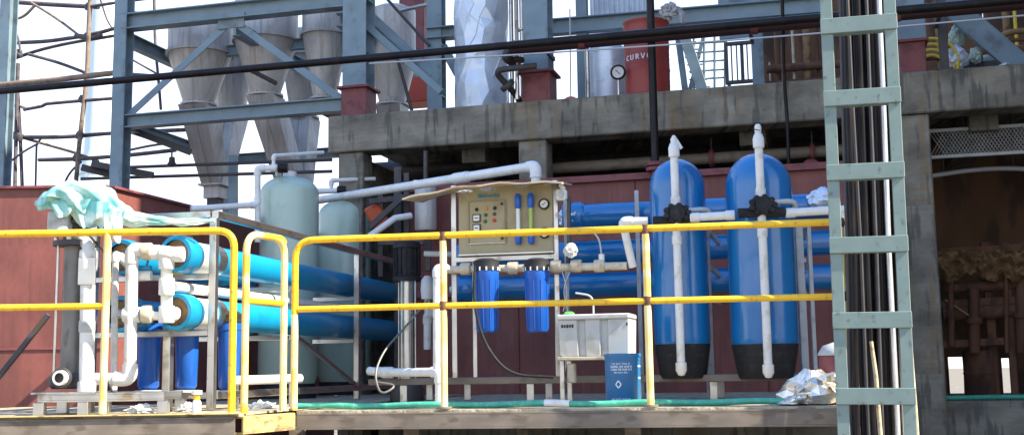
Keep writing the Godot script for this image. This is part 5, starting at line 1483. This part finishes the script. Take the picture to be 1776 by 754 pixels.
func upper_floor() -> void:
	# clad duct
	var o := atY(fac(837, 185, 0.75), slab_top - 0.012)
	var r: float = 48.0 / F * -o.z
	var t := thing("clad_duct", "large vertical duct wrapped in wrinkled silver cladding", "duct", o)
	var b := B.new()
	var dr := RandomNumberGenerator.new(); dr.seed = 5
	var dg := []
	var NS := 14
	for k in 19:
		var rg := []
		for i in NS:
			var an := TAU * (i + 0.5 * (k % 2) + dr.randf_range(-0.3, 0.3)) / NS
			var rr := r * (1.0 + dr.randf_range(-0.045, 0.06))
			rg.append(o + Vector3(cos(an) * rr, k * 0.15 + (dr.randf_range(-0.06, 0.06) if k > 0 else 0.0), sin(an) * rr))
		dg.append(rg)
	for k in 18:
		for i in NS:
			var i1 := (i + 1) % NS
			var oo: Vector3 = dg[k][i] - o
			oo.y = 0
			if k % 2 == 0:
				b.flat(dg[k][i], dg[k][i1], dg[k + 1][i], oo); b.flat(dg[k][i1], dg[k + 1][i1], dg[k + 1][i], oo)
			else:
				b.flat(dg[k][i], dg[k][i1], dg[k + 1][i1], oo); b.flat(dg[k][i], dg[k + 1][i1], dg[k + 1][i], oo)
	part(t, "cladding", b, M.cladding)
	for s in 7:
		var seam := []
		for i in 9:
			var k: int = 1 + s * 2 % 9 + i
			if k > 17: break
			var j: int = (s * 2 + (i if s % 2 else -i) / 2 + 28) % NS
			var pv: Vector3 = dg[k][j]
			seam.append(pv + (Vector3(pv.x - o.x, 0, pv.z - o.z)).normalized() * 0.002)
		if seam.size() > 2: part(t, "tape_seam", tubes(seam, 0.006, 6), M.cladding)
	var q := [[888, "stainless", 0.022, "bright steel pipe touching the right side of the clad duct"], [897, "cream_pvc", 0.022, "yellowish lagged pipe right of the clad duct"], [907, "stainless", 0.028, "broader steel pipe between the duct and the blue column"]]
	for k in 3:
		var p := atY(fac(q[k][0], 120, 0.75), slab_top - 0.012)
		t = thing("vertical_pipe", q[k][3], "pipe", p, "pipes beside the duct")
		part(t, "pipe", tubes([p, p + UP * 2.6], q[k][2], 12), M[q[k][1]])
		ring(t, "flange", p + UP * (0.7 + 0.12 * k), UP, q[k][2] * 1.8, 0.012, M[q[k][1]])
	# looping pipe in front
	t = thing("looping_pipe", "dark insulated pipe with bends in front of the clad duct", "pipework", fac(880, 130, -0.1))
	part(t, "pipe", tubes(bend([fac(960, 84, -0.12), fac(880, 90, -0.12), fac(878, 100, -0.12), fac(895, 112, 0.1)], 0.12, 6), 0.045, 12), M.dark_steel)
	part(t, "pipe", tubes(bend([fac(930, 114, -0.15), fac(856, 122, -0.15), fac(884, 152, 0.0), fac(905, 178, 0.35)], 0.10, 6), 0.030, 12), M.dark_steel)
	ring(t, "flange", fac(880, 148, -0.02), Vector3(0.6, -0.7, -0.3).normalized(), 0.075, 0.025, M.dark_steel)
	ring(t, "flange", fac(897, 104, 0.0), UP, 0.07, 0.02, M.dark_steel)
	part(t, "drop_pipe", tubes([fac(897, 100, 0.02), fac(897, 172, 0.05)], 0.02, 10), M.stainless)
	# long black pipe along the facade
	t = thing("long_black_pipe", "long black pipe running along the front of the upper floor", "pipe", fac(900, 75, -0.35))
	var ya := fac(900, 77, -0.38).y
	part(t, "pipe", tubes([atY(fac(-80, 120, -0.38), ya), atY(fac(1900, 10, -0.38), ya)], 0.036, 14), M.black_pipe)
	for x in [430, 935, 1300, 1640]:
		var p := atY(fac(x, 80, -0.38), ya)
		part(t, "bracket", bars(p, p + W * 0.6, 0.03, 0.04), M.dark_steel)
	t = thing("long_maroon_pipe", "thicker dark maroon pipe running just behind the long black pipe", "pipe", fac(1100, 85, -0.3))
	ya = fac(1000, 74, -0.3).y
	part(t, "pipe", tubes([atY(fac(885, 100, -0.3), ya), atY(fac(1900, 40, -0.3), ya)], 0.058, 16), M.maroon_black)
	for x in [1010, 1310, 1560]: ring(t, "coupling", atY(fac(x, 80, -0.3), ya), U, 0.066, 0.03, M.primer)
	t = thing("thin_cable", "thin pale cable strung across the upper floor", "cable", fac(1200, 80, -0.42))
	var cp := []
	for k in 25:
		var f := k / 24.0
		cp.append(fac(lerpf(640, 1830, f), lerpf(110, 22, f) + 6.0 * sin(f * PI), -0.42))
	part(t, "cable", tubes(cp, 0.008, 6), M.wire)
	# standing black pipe and cable in front of the beam
	t = thing("drop_pipe", "vertical black pipe crossing the beam beside the red drum", "pipe", fac(1136, 200, -0.25))
	var v0 := fac(1137, 285, -0.25)
	part(t, "pipe", tubes([v0, atY(v0, slab_top + 2.2)], 0.036, 14), M.black_pipe)
	ring(t, "flange", v0, UP, 0.085, 0.018, M.primer)
	ring(t, "flange", v0 - UP * 0.045, UP, 0.085, 0.018, M.primer)
	part(t, "stub", tubes([v0 - UP * 0.04, v0 - UP * 0.5], 0.036, 12), M.primer)
	t = thing("hanging_cable", "thin black cable hanging down across the concrete beam", "cable", fac(1363, 150, -0.12))
	part(t, "cable", tubes(bend([fac(1357, -30, -0.3), fac(1360, 130, -0.12), fac(1366, 200, -0.05), fac(1369, 290, -0.1)], 0.3), 0.016, 8), M.black_pipe)

	# red drum
	var dp := atY(fac(1124, 165, 0.32), slab_top)
	r = 41.0 / F * -dp.z
	var h := fac(1124, 40, 0.32).y - slab_top
	t = thing("red_drum", "red steel drum with white lettering standing on the slab edge", "drum", dp)
	var pr := [Vector2(0, 0.0), Vector2(r * 0.99, 0), Vector2(r * 1.01, 0.012), Vector2(r * 0.98, 0.03)]
	for k in 30:
		var f := 0.05 + k / 30.0 * 0.86
		var bulge := 0.022 * exp(-pow((f - 0.36) / 0.025, 2)) + 0.022 * exp(-pow((f - 0.68) / 0.025, 2)) + 0.006 * sin(f * 90.0)
		pr.append(Vector2(r * (0.98 + bulge), h * f))
	pr.append_array([Vector2(r * 0.98, h * 0.96), Vector2(r * 1.02, h * 0.975), Vector2(r * 1.02, h * 0.995), Vector2(r * 0.97, h), Vector2(r * 0.95, h * 0.98), Vector2(0, h * 0.98)])
	part(t, "body", lathes(pr, dp, UP, 36), M.drum_red)
	var tw := "CURVO"
	for k in tw.length():
		var tm := TextMesh.new(); tm.text = tw[k]
		var sf := SystemFont.new(); sf.font_names = PackedStringArray(["Droid Sans"]); sf.font_weight = 700
		tm.font = sf; tm.font_size = 32; tm.pixel_size = 0.0022; tm.depth = 0.006; tm.material = M.white_print
		var ti := MeshInstance3D.new(); ti.name = "letter"; ti.mesh = tm
		t.add_child(ti, true)
		var an := deg_to_rad(-46.0 + k * 15.0)
		var fr := -W
		var dd := fr.rotated(UP, an)
		ti.position = dd * (r * 0.995) + UP * h * 0.50
		ti.basis = Basis(UP.cross(dd), UP, dd)
	# dial gauge beside it
	var gp := fac(1072, 125, 0.15)
	t = thing("dial_gauge", "round dial gauge with black rim left of the red drum", "gauge", gp)
	part(t, "case", lathes([Vector2(0, -0.03), Vector2(0.07, -0.03), Vector2(0.074, 0.0), Vector2(0.064, 0.012), Vector2(0.056, 0.004)], gp, -W, 28), M.black_plastic)
	part(t, "face", lathes([Vector2(0.058, -0.002), Vector2(0, -0.0015)], gp, -W, 24), M.dial_white)
	part(t, "needle", _box(gp - W * 0.003, Vector3(0.06, 0.006, 0.003), Basis(U, UP, -W).rotated(W, 0.8), 0.0), M.dark_steel)
	part(t, "stem", tubes([gp + W * 0.015 - UP * 0.07, atY(gp + W * 0.015, slab_top)], 0.012, 8), M.stainless)
	# grey silver vessel behind
	var vp := atY(fac(1056, 165, 0.8), slab_top - 0.012)
	t = thing("silver_vessel", "silver clad vessel standing behind the dial gauge", "vessel", vp)
	var vpr := [Vector2(0.21, 0.0), Vector2(0.21, 0.64)]
	vpr.append_array(dome(0.21, 0.07, 0.64))
	part(t, "shell", lathes(vpr, vp, UP, 28), M.cladding)
	part(t, "support_pipe", tubes([vp + Vector3(-0.22, 0, 0.2), vp + Vector3(-0.22, 0.6, 0.2)], 0.025, 10), M.stainless)
	# translucent roof lights
	t = thing("roof_sheet", "pale corrugated translucent sheet above the red drum", "sheet", fac(1070, 10, 2.0))
	b = B.new()
	var cor := []
	for k in 49:
		var p := fac(1024, 28, 2.0) + U * (k * 0.014)
		var z := 0.012 * sin(k * PI * 0.5)
		cor.append([p + W * z, p + W * z + UP * 0.6, p + W * (z + 0.004) + UP * 0.6, p + W * (z + 0.004)])
	b.loft(cor)
	part(t, "sheet", b, M.cladding)
	# cloth on the pipe
	var cl := fac(1162, 18, -0.32)
	t = thing("grey_cloth", "crumpled grey checked cloth hung over the black pipe beside the drum", "cloth", cl)
	b = B.new(); b.lump(cl, Vector3(0.12, 0.10, 0.07), Basis(Vector3(0, 0, 1), 0.3), 90, 0.45, 1.7, 40, 22)
	part(t, "cloth", b, M.grey_cloth)
	b = B.new(); b.lump(cl + Vector3(0.10, -0.06, 0.02), Vector3(0.035, 0.11, 0.04), Basis(Vector3(0, 0, 1), 0.2), 94, 0.4, 1.7, 26, 18)
	part(t, "hanging_end", b, M.grey_cloth)
	# coil of orange rope near the pedestal
	var rp := atY(fac(990, 168, 0.2), slab_top + 0.02)
	t = thing("orange_valve", "small orange red valve wheel on the slab edge", "valve", rp)
	for k in 3:
		var cr := []
		for i in 25: cr.append(rp + Vector3(cos(TAU * i / 24) * (0.07 - k * 0.018), 0.012 * k, sin(TAU * i / 24) * (0.07 - k * 0.018)))
		part(t, "rim", tubes(cr, 0.012, 8), M.orange_paint)
	part(t, "stem", tubes([rp, rp + Vector3(0.01, 0.9, 0)], 0.006, 8), M.wire)
	# maroon block behind the duct, orange tank
	var mr := fac(722, 40, 3.5)
	t = thing("maroon_duct", "maroon sheet duct seen between the column and the clad duct", "duct", mr)
	part(t, "body", _box(fac(722, 20, 3.5), Vector3(0.34, 1.5, 0.4), Basis(U, UP, -W), 0.01), M.primer)
	part(t, "lower_body", _box(fac(722, 150, 3.6), Vector3(0.45, 0.5, 0.4), Basis(U, UP, -W), 0.01), M.brick_red)
	t = thing("slanting_bar", "dark steel bar slanting down to the slab right of the broad column", "bar", fac(705, 140, 0.6))
	part(t, "bar", tubes([fac(668, -5, 0.75), fac(745, 80, 0.75)], 0.016, 8), M.dark_steel)
	part(t, "bar", tubes([fac(690, 105, 0.5), fac(714, 192, 0.5)], 0.018, 8), M.dark_steel)
	part(t, "bar", tubes([fac(640, 105, 0.6), fac(735, 96, 0.6)], 0.018, 8), M.stainless)
	part(t, "bar", tubes([fac(655, 28, 1.0), fac(765, 2, 1.0)], 0.022, 8), M.stainless)

	# rear of the upper floor: rusty sheet wall, barred window, stair and lattice
	var w0 := fac(1325, 100, 3.6)
	t = thing("rusty_wall", "rust brown sheet wall at the back of the upper floor", "wall", atY(w0, slab_top))
	for k in 9:
		b = B.new()
		b.bar(atY(w0 + U * (k * 0.5), slab_top + 1.3), atY(w0 + U * (k * 0.5 + 0.49), slab_top + 1.3), 0.03, 2.62, UP, 0, 0, 0.004)
		part(t, "sheet", b, M.rusty_sheet)
	part(t, "conduit", tubes([atY(fac(1337, 140, 3.5), slab_top + 0.25), atY(fac(1337, 140, 3.5), slab_top + 1.1)], 0.012, 8), M.cream_pvc)
	part(t, "conduit", tubes([atY(fac(1317, 140, 3.5), slab_top + 0.25), atY(fac(1337, 140, 3.5), slab_top + 0.25)], 0.012, 8), M.cream_pvc)
	var bw := fac(1288, 108, 3.0)
	t = thing("barred_window", "dark framed barred window at the back of the upper floor", "window", bw)
	var wbs := Basis(U, UP, -W)
	var ww := 0.36
	var wh := 0.46
	for s in [-1, 1]:
		part(t, "frame", _box(bw + U * s * ww * 0.5, Vector3(0.04, wh, 0.05), wbs), M.dark_steel)
		part(t, "frame", _box(bw + UP * s * wh * 0.5, Vector3(ww + 0.04, 0.04, 0.05), wbs), M.dark_steel)
	for k in 5: part(t, "bar", _box(bw + U * (-0.12 + k * 0.06), Vector3(0.016 if k != 2 else 0.04, wh - 0.04, 0.02), wbs, 0.002), M.dark_steel)
	part(t, "sill", _box(bw - UP * (wh * 0.5 + 0.06), Vector3(0.45, 0.02, 0.1), wbs), M.cream_pvc)
	part(t, "post", _box(atY(bw, (slab_top + bw.y - wh * 0.5) * 0.5 - 0.01) + U * 0.16, Vector3(0.04, bw.y - wh * 0.5 - slab_top, 0.04), wbs), M.dark_steel)
	part(t, "post", _box(atY(bw, (slab_top + bw.y - wh * 0.5) * 0.5 - 0.01) - U * 0.16, Vector3(0.04, bw.y - wh * 0.5 - slab_top, 0.04), wbs), M.dark_steel)
	part(t, "head_panel", _box(bw + UP * 0.62, Vector3(0.5, 0.66, 0.03), wbs), M.blue_steel)
	t = thing("wall_pipework", "brown and tan pipes fixed before the rusty wall of the upper floor", "pipework", atY(fac(1400, 130, 3.3), slab_top))
	for w in [[1350, 0.03, "rust"], [1378, 0.018, "cream_pvc"], [1402, 0.045, "brown_sack"], [1420, 0.02, "rust"], [1632, 0.03, "brown_sack"], [1672, 0.022, "rust"], [1752, 0.04, "brown_sack"], [1768, 0.02, "yellow_hose"]]:
		var p: Vector3 = atY(fac(w[0], 120, 3.3), slab_top)
		part(t, "riser", tubes([p, p + UP * 2.5], w[1], 12), M[w[2]])
		ring(t, "flange", p + UP * (0.35 + fmod(w[0] * 0.37, 0.5)), UP, w[1] * 1.7, 0.015, M.rust)
	for y in [0.42, 0.78, 0.95]:
		var p: Vector3 = atY(fac(1330, 120, 3.25), slab_top + y)
		part(t, "header", tubes([p, p + U * 3.6], 0.03 if y < 0.9 else 0.05, 12), M.brown_sack if y < 0.5 else M.rust)
	# stair beyond
	t = thing("steel_stair", "dark blue steel stair seen against the sky right of the drum", "stair", fac(1210, 150, 4.5))
	for off in [4.2, 5.0]:
		part(t, "stringer", bars(fac(1180, 40, off), fac(1222, 165, off), 0.04, 0.14), M.blue_steel)
	for k in 8:
		var yy := 60 + k * 13
		part(t, "tread", bars(fac(1190 + k * 4, yy, 4.2), fac(1190 + k * 4, yy, 5.0), 0.2, 0.02), M.blue_steel)
	for q2 in [[1196, 1262, 76], [1196, 1262, 92], [1196, 1262, 108], [1196, 1262, 124], [1196, 1262, 138], [1196, 1262, 60]]:
		part(t, "guard_rail", tubes([fac(q2[0], q2[2], 4.4), fac(q2[1], q2[2] - 4, 4.4)], 0.012, 8), M.blue_steel)
	for x in [1204, 1222, 1240, 1258]:
		part(t, "guard_post", tubes([fac(x, 165, 4.4), fac(x, 20, 4.4)], 0.016, 8), M.blue_steel)
	part(t, "brace", bars(fac(1230, 30, 4.6), fac(1196, 160, 4.6), 0.05, 0.05), M.blue_steel)
	part(t, "brace", bars(fac(1176, 60, 4.6), fac(1190, 165, 4.6), 0.05, 0.08), M.blue_steel)
	# things on the slab at top right
	t = thing("dark_post", "dark steel post standing right of the maroon pedestal", "post", atY(fac(1640, 120, 0.15), slab_top))
	part(t, "shaft", bars(atY(fac(1640, 120, 0.15), slab_top), atY(fac(1640, 120, 0.15), slab_top + 0.9), 0.07, 0.07, W), M.dark_steel)
	part(t, "foot", _box(atY(fac(1640, 120, 0.15), slab_top + 0.02), Vector3(0.13, 0.04, 0.13), wbs), M.dark_steel)
	var hc := atY(fac(1618, 116, 0.7), slab_top)
	t = thing("hose_coil", "coil of yellow hose leaning beside the maroon pedestal", "hose", hc)
	for k in 4:
		var cr := []
		for i in 33: cr.append(hc + UP * (0.24 - 0.012 * k) + U * cos(TAU * i / 32) * (0.23 - 0.035 * k) + UP * sin(TAU * i / 32) * (0.23 - 0.035 * k) + W * 0.02 * k)
		part(t, "turn", tubes(cr, 0.014, 8), M.yellow_hose)
	var ol := atY(fac(1716, 118, 1.3), slab_top - 0.012)
	t = thing("olive_drum", "dull olive drum lying behind the blue diagonal brace", "drum", ol)
	part(t, "body", lathes([Vector2(0, 0), Vector2(0.23, 0), Vector2(0.24, 0.02), Vector2(0.235, 0.14), Vector2(0.245, 0.15), Vector2(0.235, 0.16), Vector2(0.24, 0.32), Vector2(0.2, 0.36), Vector2(0.08, 0.40), Vector2(0, 0.40)], ol, UP, 28), M.olive)
	part(t, "cap", lathes([Vector2(0, 0.40), Vector2(0.05, 0.40), Vector2(0.05, 0.43), Vector2(0, 0.43)], ol, UP, 14), M.cream_pvc)
	var sh := [[1662, 62, 0.9, 0.10, 0.15, "pale green plastic bag standing behind the dark post"], [1694, 96, 0.8, 0.07, 0.10, "pale green plastic bag leaning on the olive drum"], [1660, 100, 0.75, 0.14, 0.14, "blue grey plastic sack behind the dark post"], [1738, 116, 0.6, 0.09, 0.03, "flat white rag on the slab below the blue brace"]]
	for k in 4:
		var p := fac(sh[k][0], sh[k][1], sh[k][2])
		t = thing("plastic_sack", sh[k][5], "sack", p, "sacks on the upper floor")
		b = B.new(); b.lump(p, Vector3(sh[k][3], sh[k][4], 0.08), Basis(Vector3(0, 0, 1), -0.2 + 0.2 * k), 110 + k, 0.3, 1.4, 30, 18, slab_top)
		part(t, "sack", b, [M.green_tank, M.green_tank, M.cladding, M.pvc][k])
	t = thing("crate_stack", "brown wooden crate supporting the pale sacks on the upper floor", "crate", atY(fac(1675, 118, 1.0), slab_top))
	for k in 5: part(t, "slat", _box(atY(fac(1675, 118, 1.0), slab_top + 0.03 + 0.07 * k), Vector3(0.3, 0.055, 0.22), wbs), M.dark_wood)
	t = thing("rope_bundle", "frayed straw coloured rope on a pipe at the right edge", "rope", fac(1760, 58, 1.5))
	part(t, "rope", tubes(bend([fac(1738, 62, 1.5), fac(1752, 56, 1.5), fac(1768, 54, 1.5), fac(1800, 52, 1.5)], 0.1), 0.03, 8), M.brown_sack)
	part(t, "carrier_pipe", tubes([fac(1738, 70, 1.52), fac(1850, 66, 1.52)], 0.02, 8), M.rust)

func interior() -> void:
	# right bay: cable tray, white arc pipe, brown machinery
	var t := thing("mesh_guard", "grey expanded metal guard hung under the slab in the right bay", "guard", fac(1700, 245, 0.5))
	var y0 := fac(1700, 268, 0.5).y
	var y1 := fac(1700, 222, 0.5).y
	var a := fac(1612, 240, 0.5)
	var b := B.new()
	b.bar(atY(a, y1), atY(a + U * 2.2, y1), 0.03, 0.03)
	b.bar(atY(a, y0), atY(a + U * 2.2, y0), 0.03, 0.03)
	part(t, "frame", b, M.grey_pvc)
	b = B.new()
	var h := y1 - y0
	for k in 74:
		var u := k * 0.03
		b.bar(atY(a + U * u, y0), atY(a + U * (u + h * 0.6), y1), 0.004, 0.011, W, 0, 0, 0.0)
		b.bar(atY(a + U * (u + h * 0.6) + W * 0.005, y0), atY(a + U * u + W * 0.005, y1), 0.004, 0.011, W, 0, 0, 0.0)
	part(t, "mesh", b, M.grey_pvc)
	for u in [0.3, 1.6]:
		part(t, "hanger", tubes([atY(a + U * u + W * 0.03, y1), atY(a + U * u + W * 0.03, slab_bot + 0.2)], 0.008, 6), M.dark_steel)
	t = thing("curved_pipe", "pale curved pipe under the mesh guard in the right bay", "pipe", fac(1700, 295, 1.0))
	var pts := []
	for k in 15:
		var f := k / 14.0
		pts.append(fac(lerpf(1612, 1800, f), 306 - 14 * sin(f * 2.2), 1.0))
	part(t, "pipe", tubes(pts, 0.022, 10), M.wire)
	for f in [2, 11]: part(t, "hanger", tubes([pts[f], atY(pts[f], slab_bot + 0.2)], 0.007, 6), M.dark_steel)
	t = thing("brown_machine", "rust brown machine frame standing deep in the right bay", "machine", atY(fac(1700, 690, 1.5), 1.2))
	for q in [[1722, 1.6, 0.08], [1756, 1.5, 0.06], [1634, 1.8, 0.05], [1790, 1.5, 0.08]]:
		var p := atY(fac(q[0], 600, q[1]), 1.2)
		part(t, "post", bars(p, atY(p, fac(q[0], 420, q[1]).y), q[2], q[2], W), M.rust)
	for y in [430, 520, 590]:
		part(t, "beam", bars(fac(1630, y + 8, 1.5), fac(1800, y - 2, 1.5), 0.08, 0.07), M.rust)
	var fn := FastNoiseLite.new(); fn.seed = 31; fn.frequency = 1.0; fn.fractal_octaves = 4
	for q in [[1628, 1790, 436, 482, 1.34]]:
		b = B.new()
		var g := []
		for k in 25:
			var row := []
			for j in 41:
				var fx := j / 40.0
				var fy := k / 24.0
				var nz := fn.get_noise_2d(fx * 5.0 + q[0], fy * 1.6)
				row.append(fac(lerpf(q[0], q[1], fx), lerpf(q[2] + 10.0 * nz, q[3] + 26.0 * fn.get_noise_2d(fx * 4.0, q[0]), fy), q[4] + 0.22 * nz))
			g.append(row)
		b.grid(g, false)
		part(t, "canvas_cover", b, M.brown_sack)
	for q in [[1650, 490, 600, 0.03], [1690, 500, 612, 0.05], [1746, 470, 612, 0.02], [1772, 480, 612, 0.05]]:
		part(t, "pipe", tubes([fac(q[0], q[1], 1.42), fac(q[0] + 2, q[2], 1.42)], q[3], 10), M.rust)
		ring(t, "coupling", fac(q[0] + 1, (q[1] + q[2]) * 0.5, 1.42), UP, q[3] * 1.5, 0.03, M.rust)
	for q in [[1636, 545, 0.07], [1640, 500, 0.05]]:
		part(t, "roller", tubes([fac(q[0], q[1], 1.5), fac(q[0] + 140, q[1] - 8, 1.5)], q[2], 14), M.rust)
	part(t, "sloping_plate", bars(fac(1640, 520, 1.46), fac(1700, 560, 1.46), 0.1, 0.02), M.brown_sack)
	var o := atY(fac(1708, 690, 1.7), 1.204)
	t = thing("brown_drum", "dark brown drum between the two bright openings in the right bay", "drum", o)
	part(t, "body", lathes([Vector2(0, 0), Vector2(0.17, 0), Vector2(0.175, 0.02), Vector2(0.17, 0.2), Vector2(0.178, 0.21), Vector2(0.17, 0.22), Vector2(0.175, 0.42), Vector2(0.16, 0.43), Vector2(0, 0.42)], o, UP, 24), M.rust)
	# things inside the middle bays
	t = thing("dark_duct", "dark pipe duct under the slab behind the partition", "duct", fac(800, 280, 2.0))
	part(t, "duct", tubes([fac(640, 300, 2.2), fac(1560, 240, 2.2)], 0.12, 16), M.dark_steel)
	for x in [760, 1250]:
		var y: float = 300 - (x - 640) * 0.0652
		part(t, "hanger", tubes([fac(x, y, 2.2), atY(fac(x, y, 2.2), slab_bot + 0.2)], 0.01, 6), M.dark_steel)

func _ready() -> void:
	rng.seed = 11
	setup()
	make_materials()
	ground()
	building()
	platform()
	truss()
	scaffold()
	upper_floor()
	interior()
	railings()
	left_rack()
	green_tanks()
	panel_skid()
	dosing()
	blue_tanks()
	ladder_and_pipes()
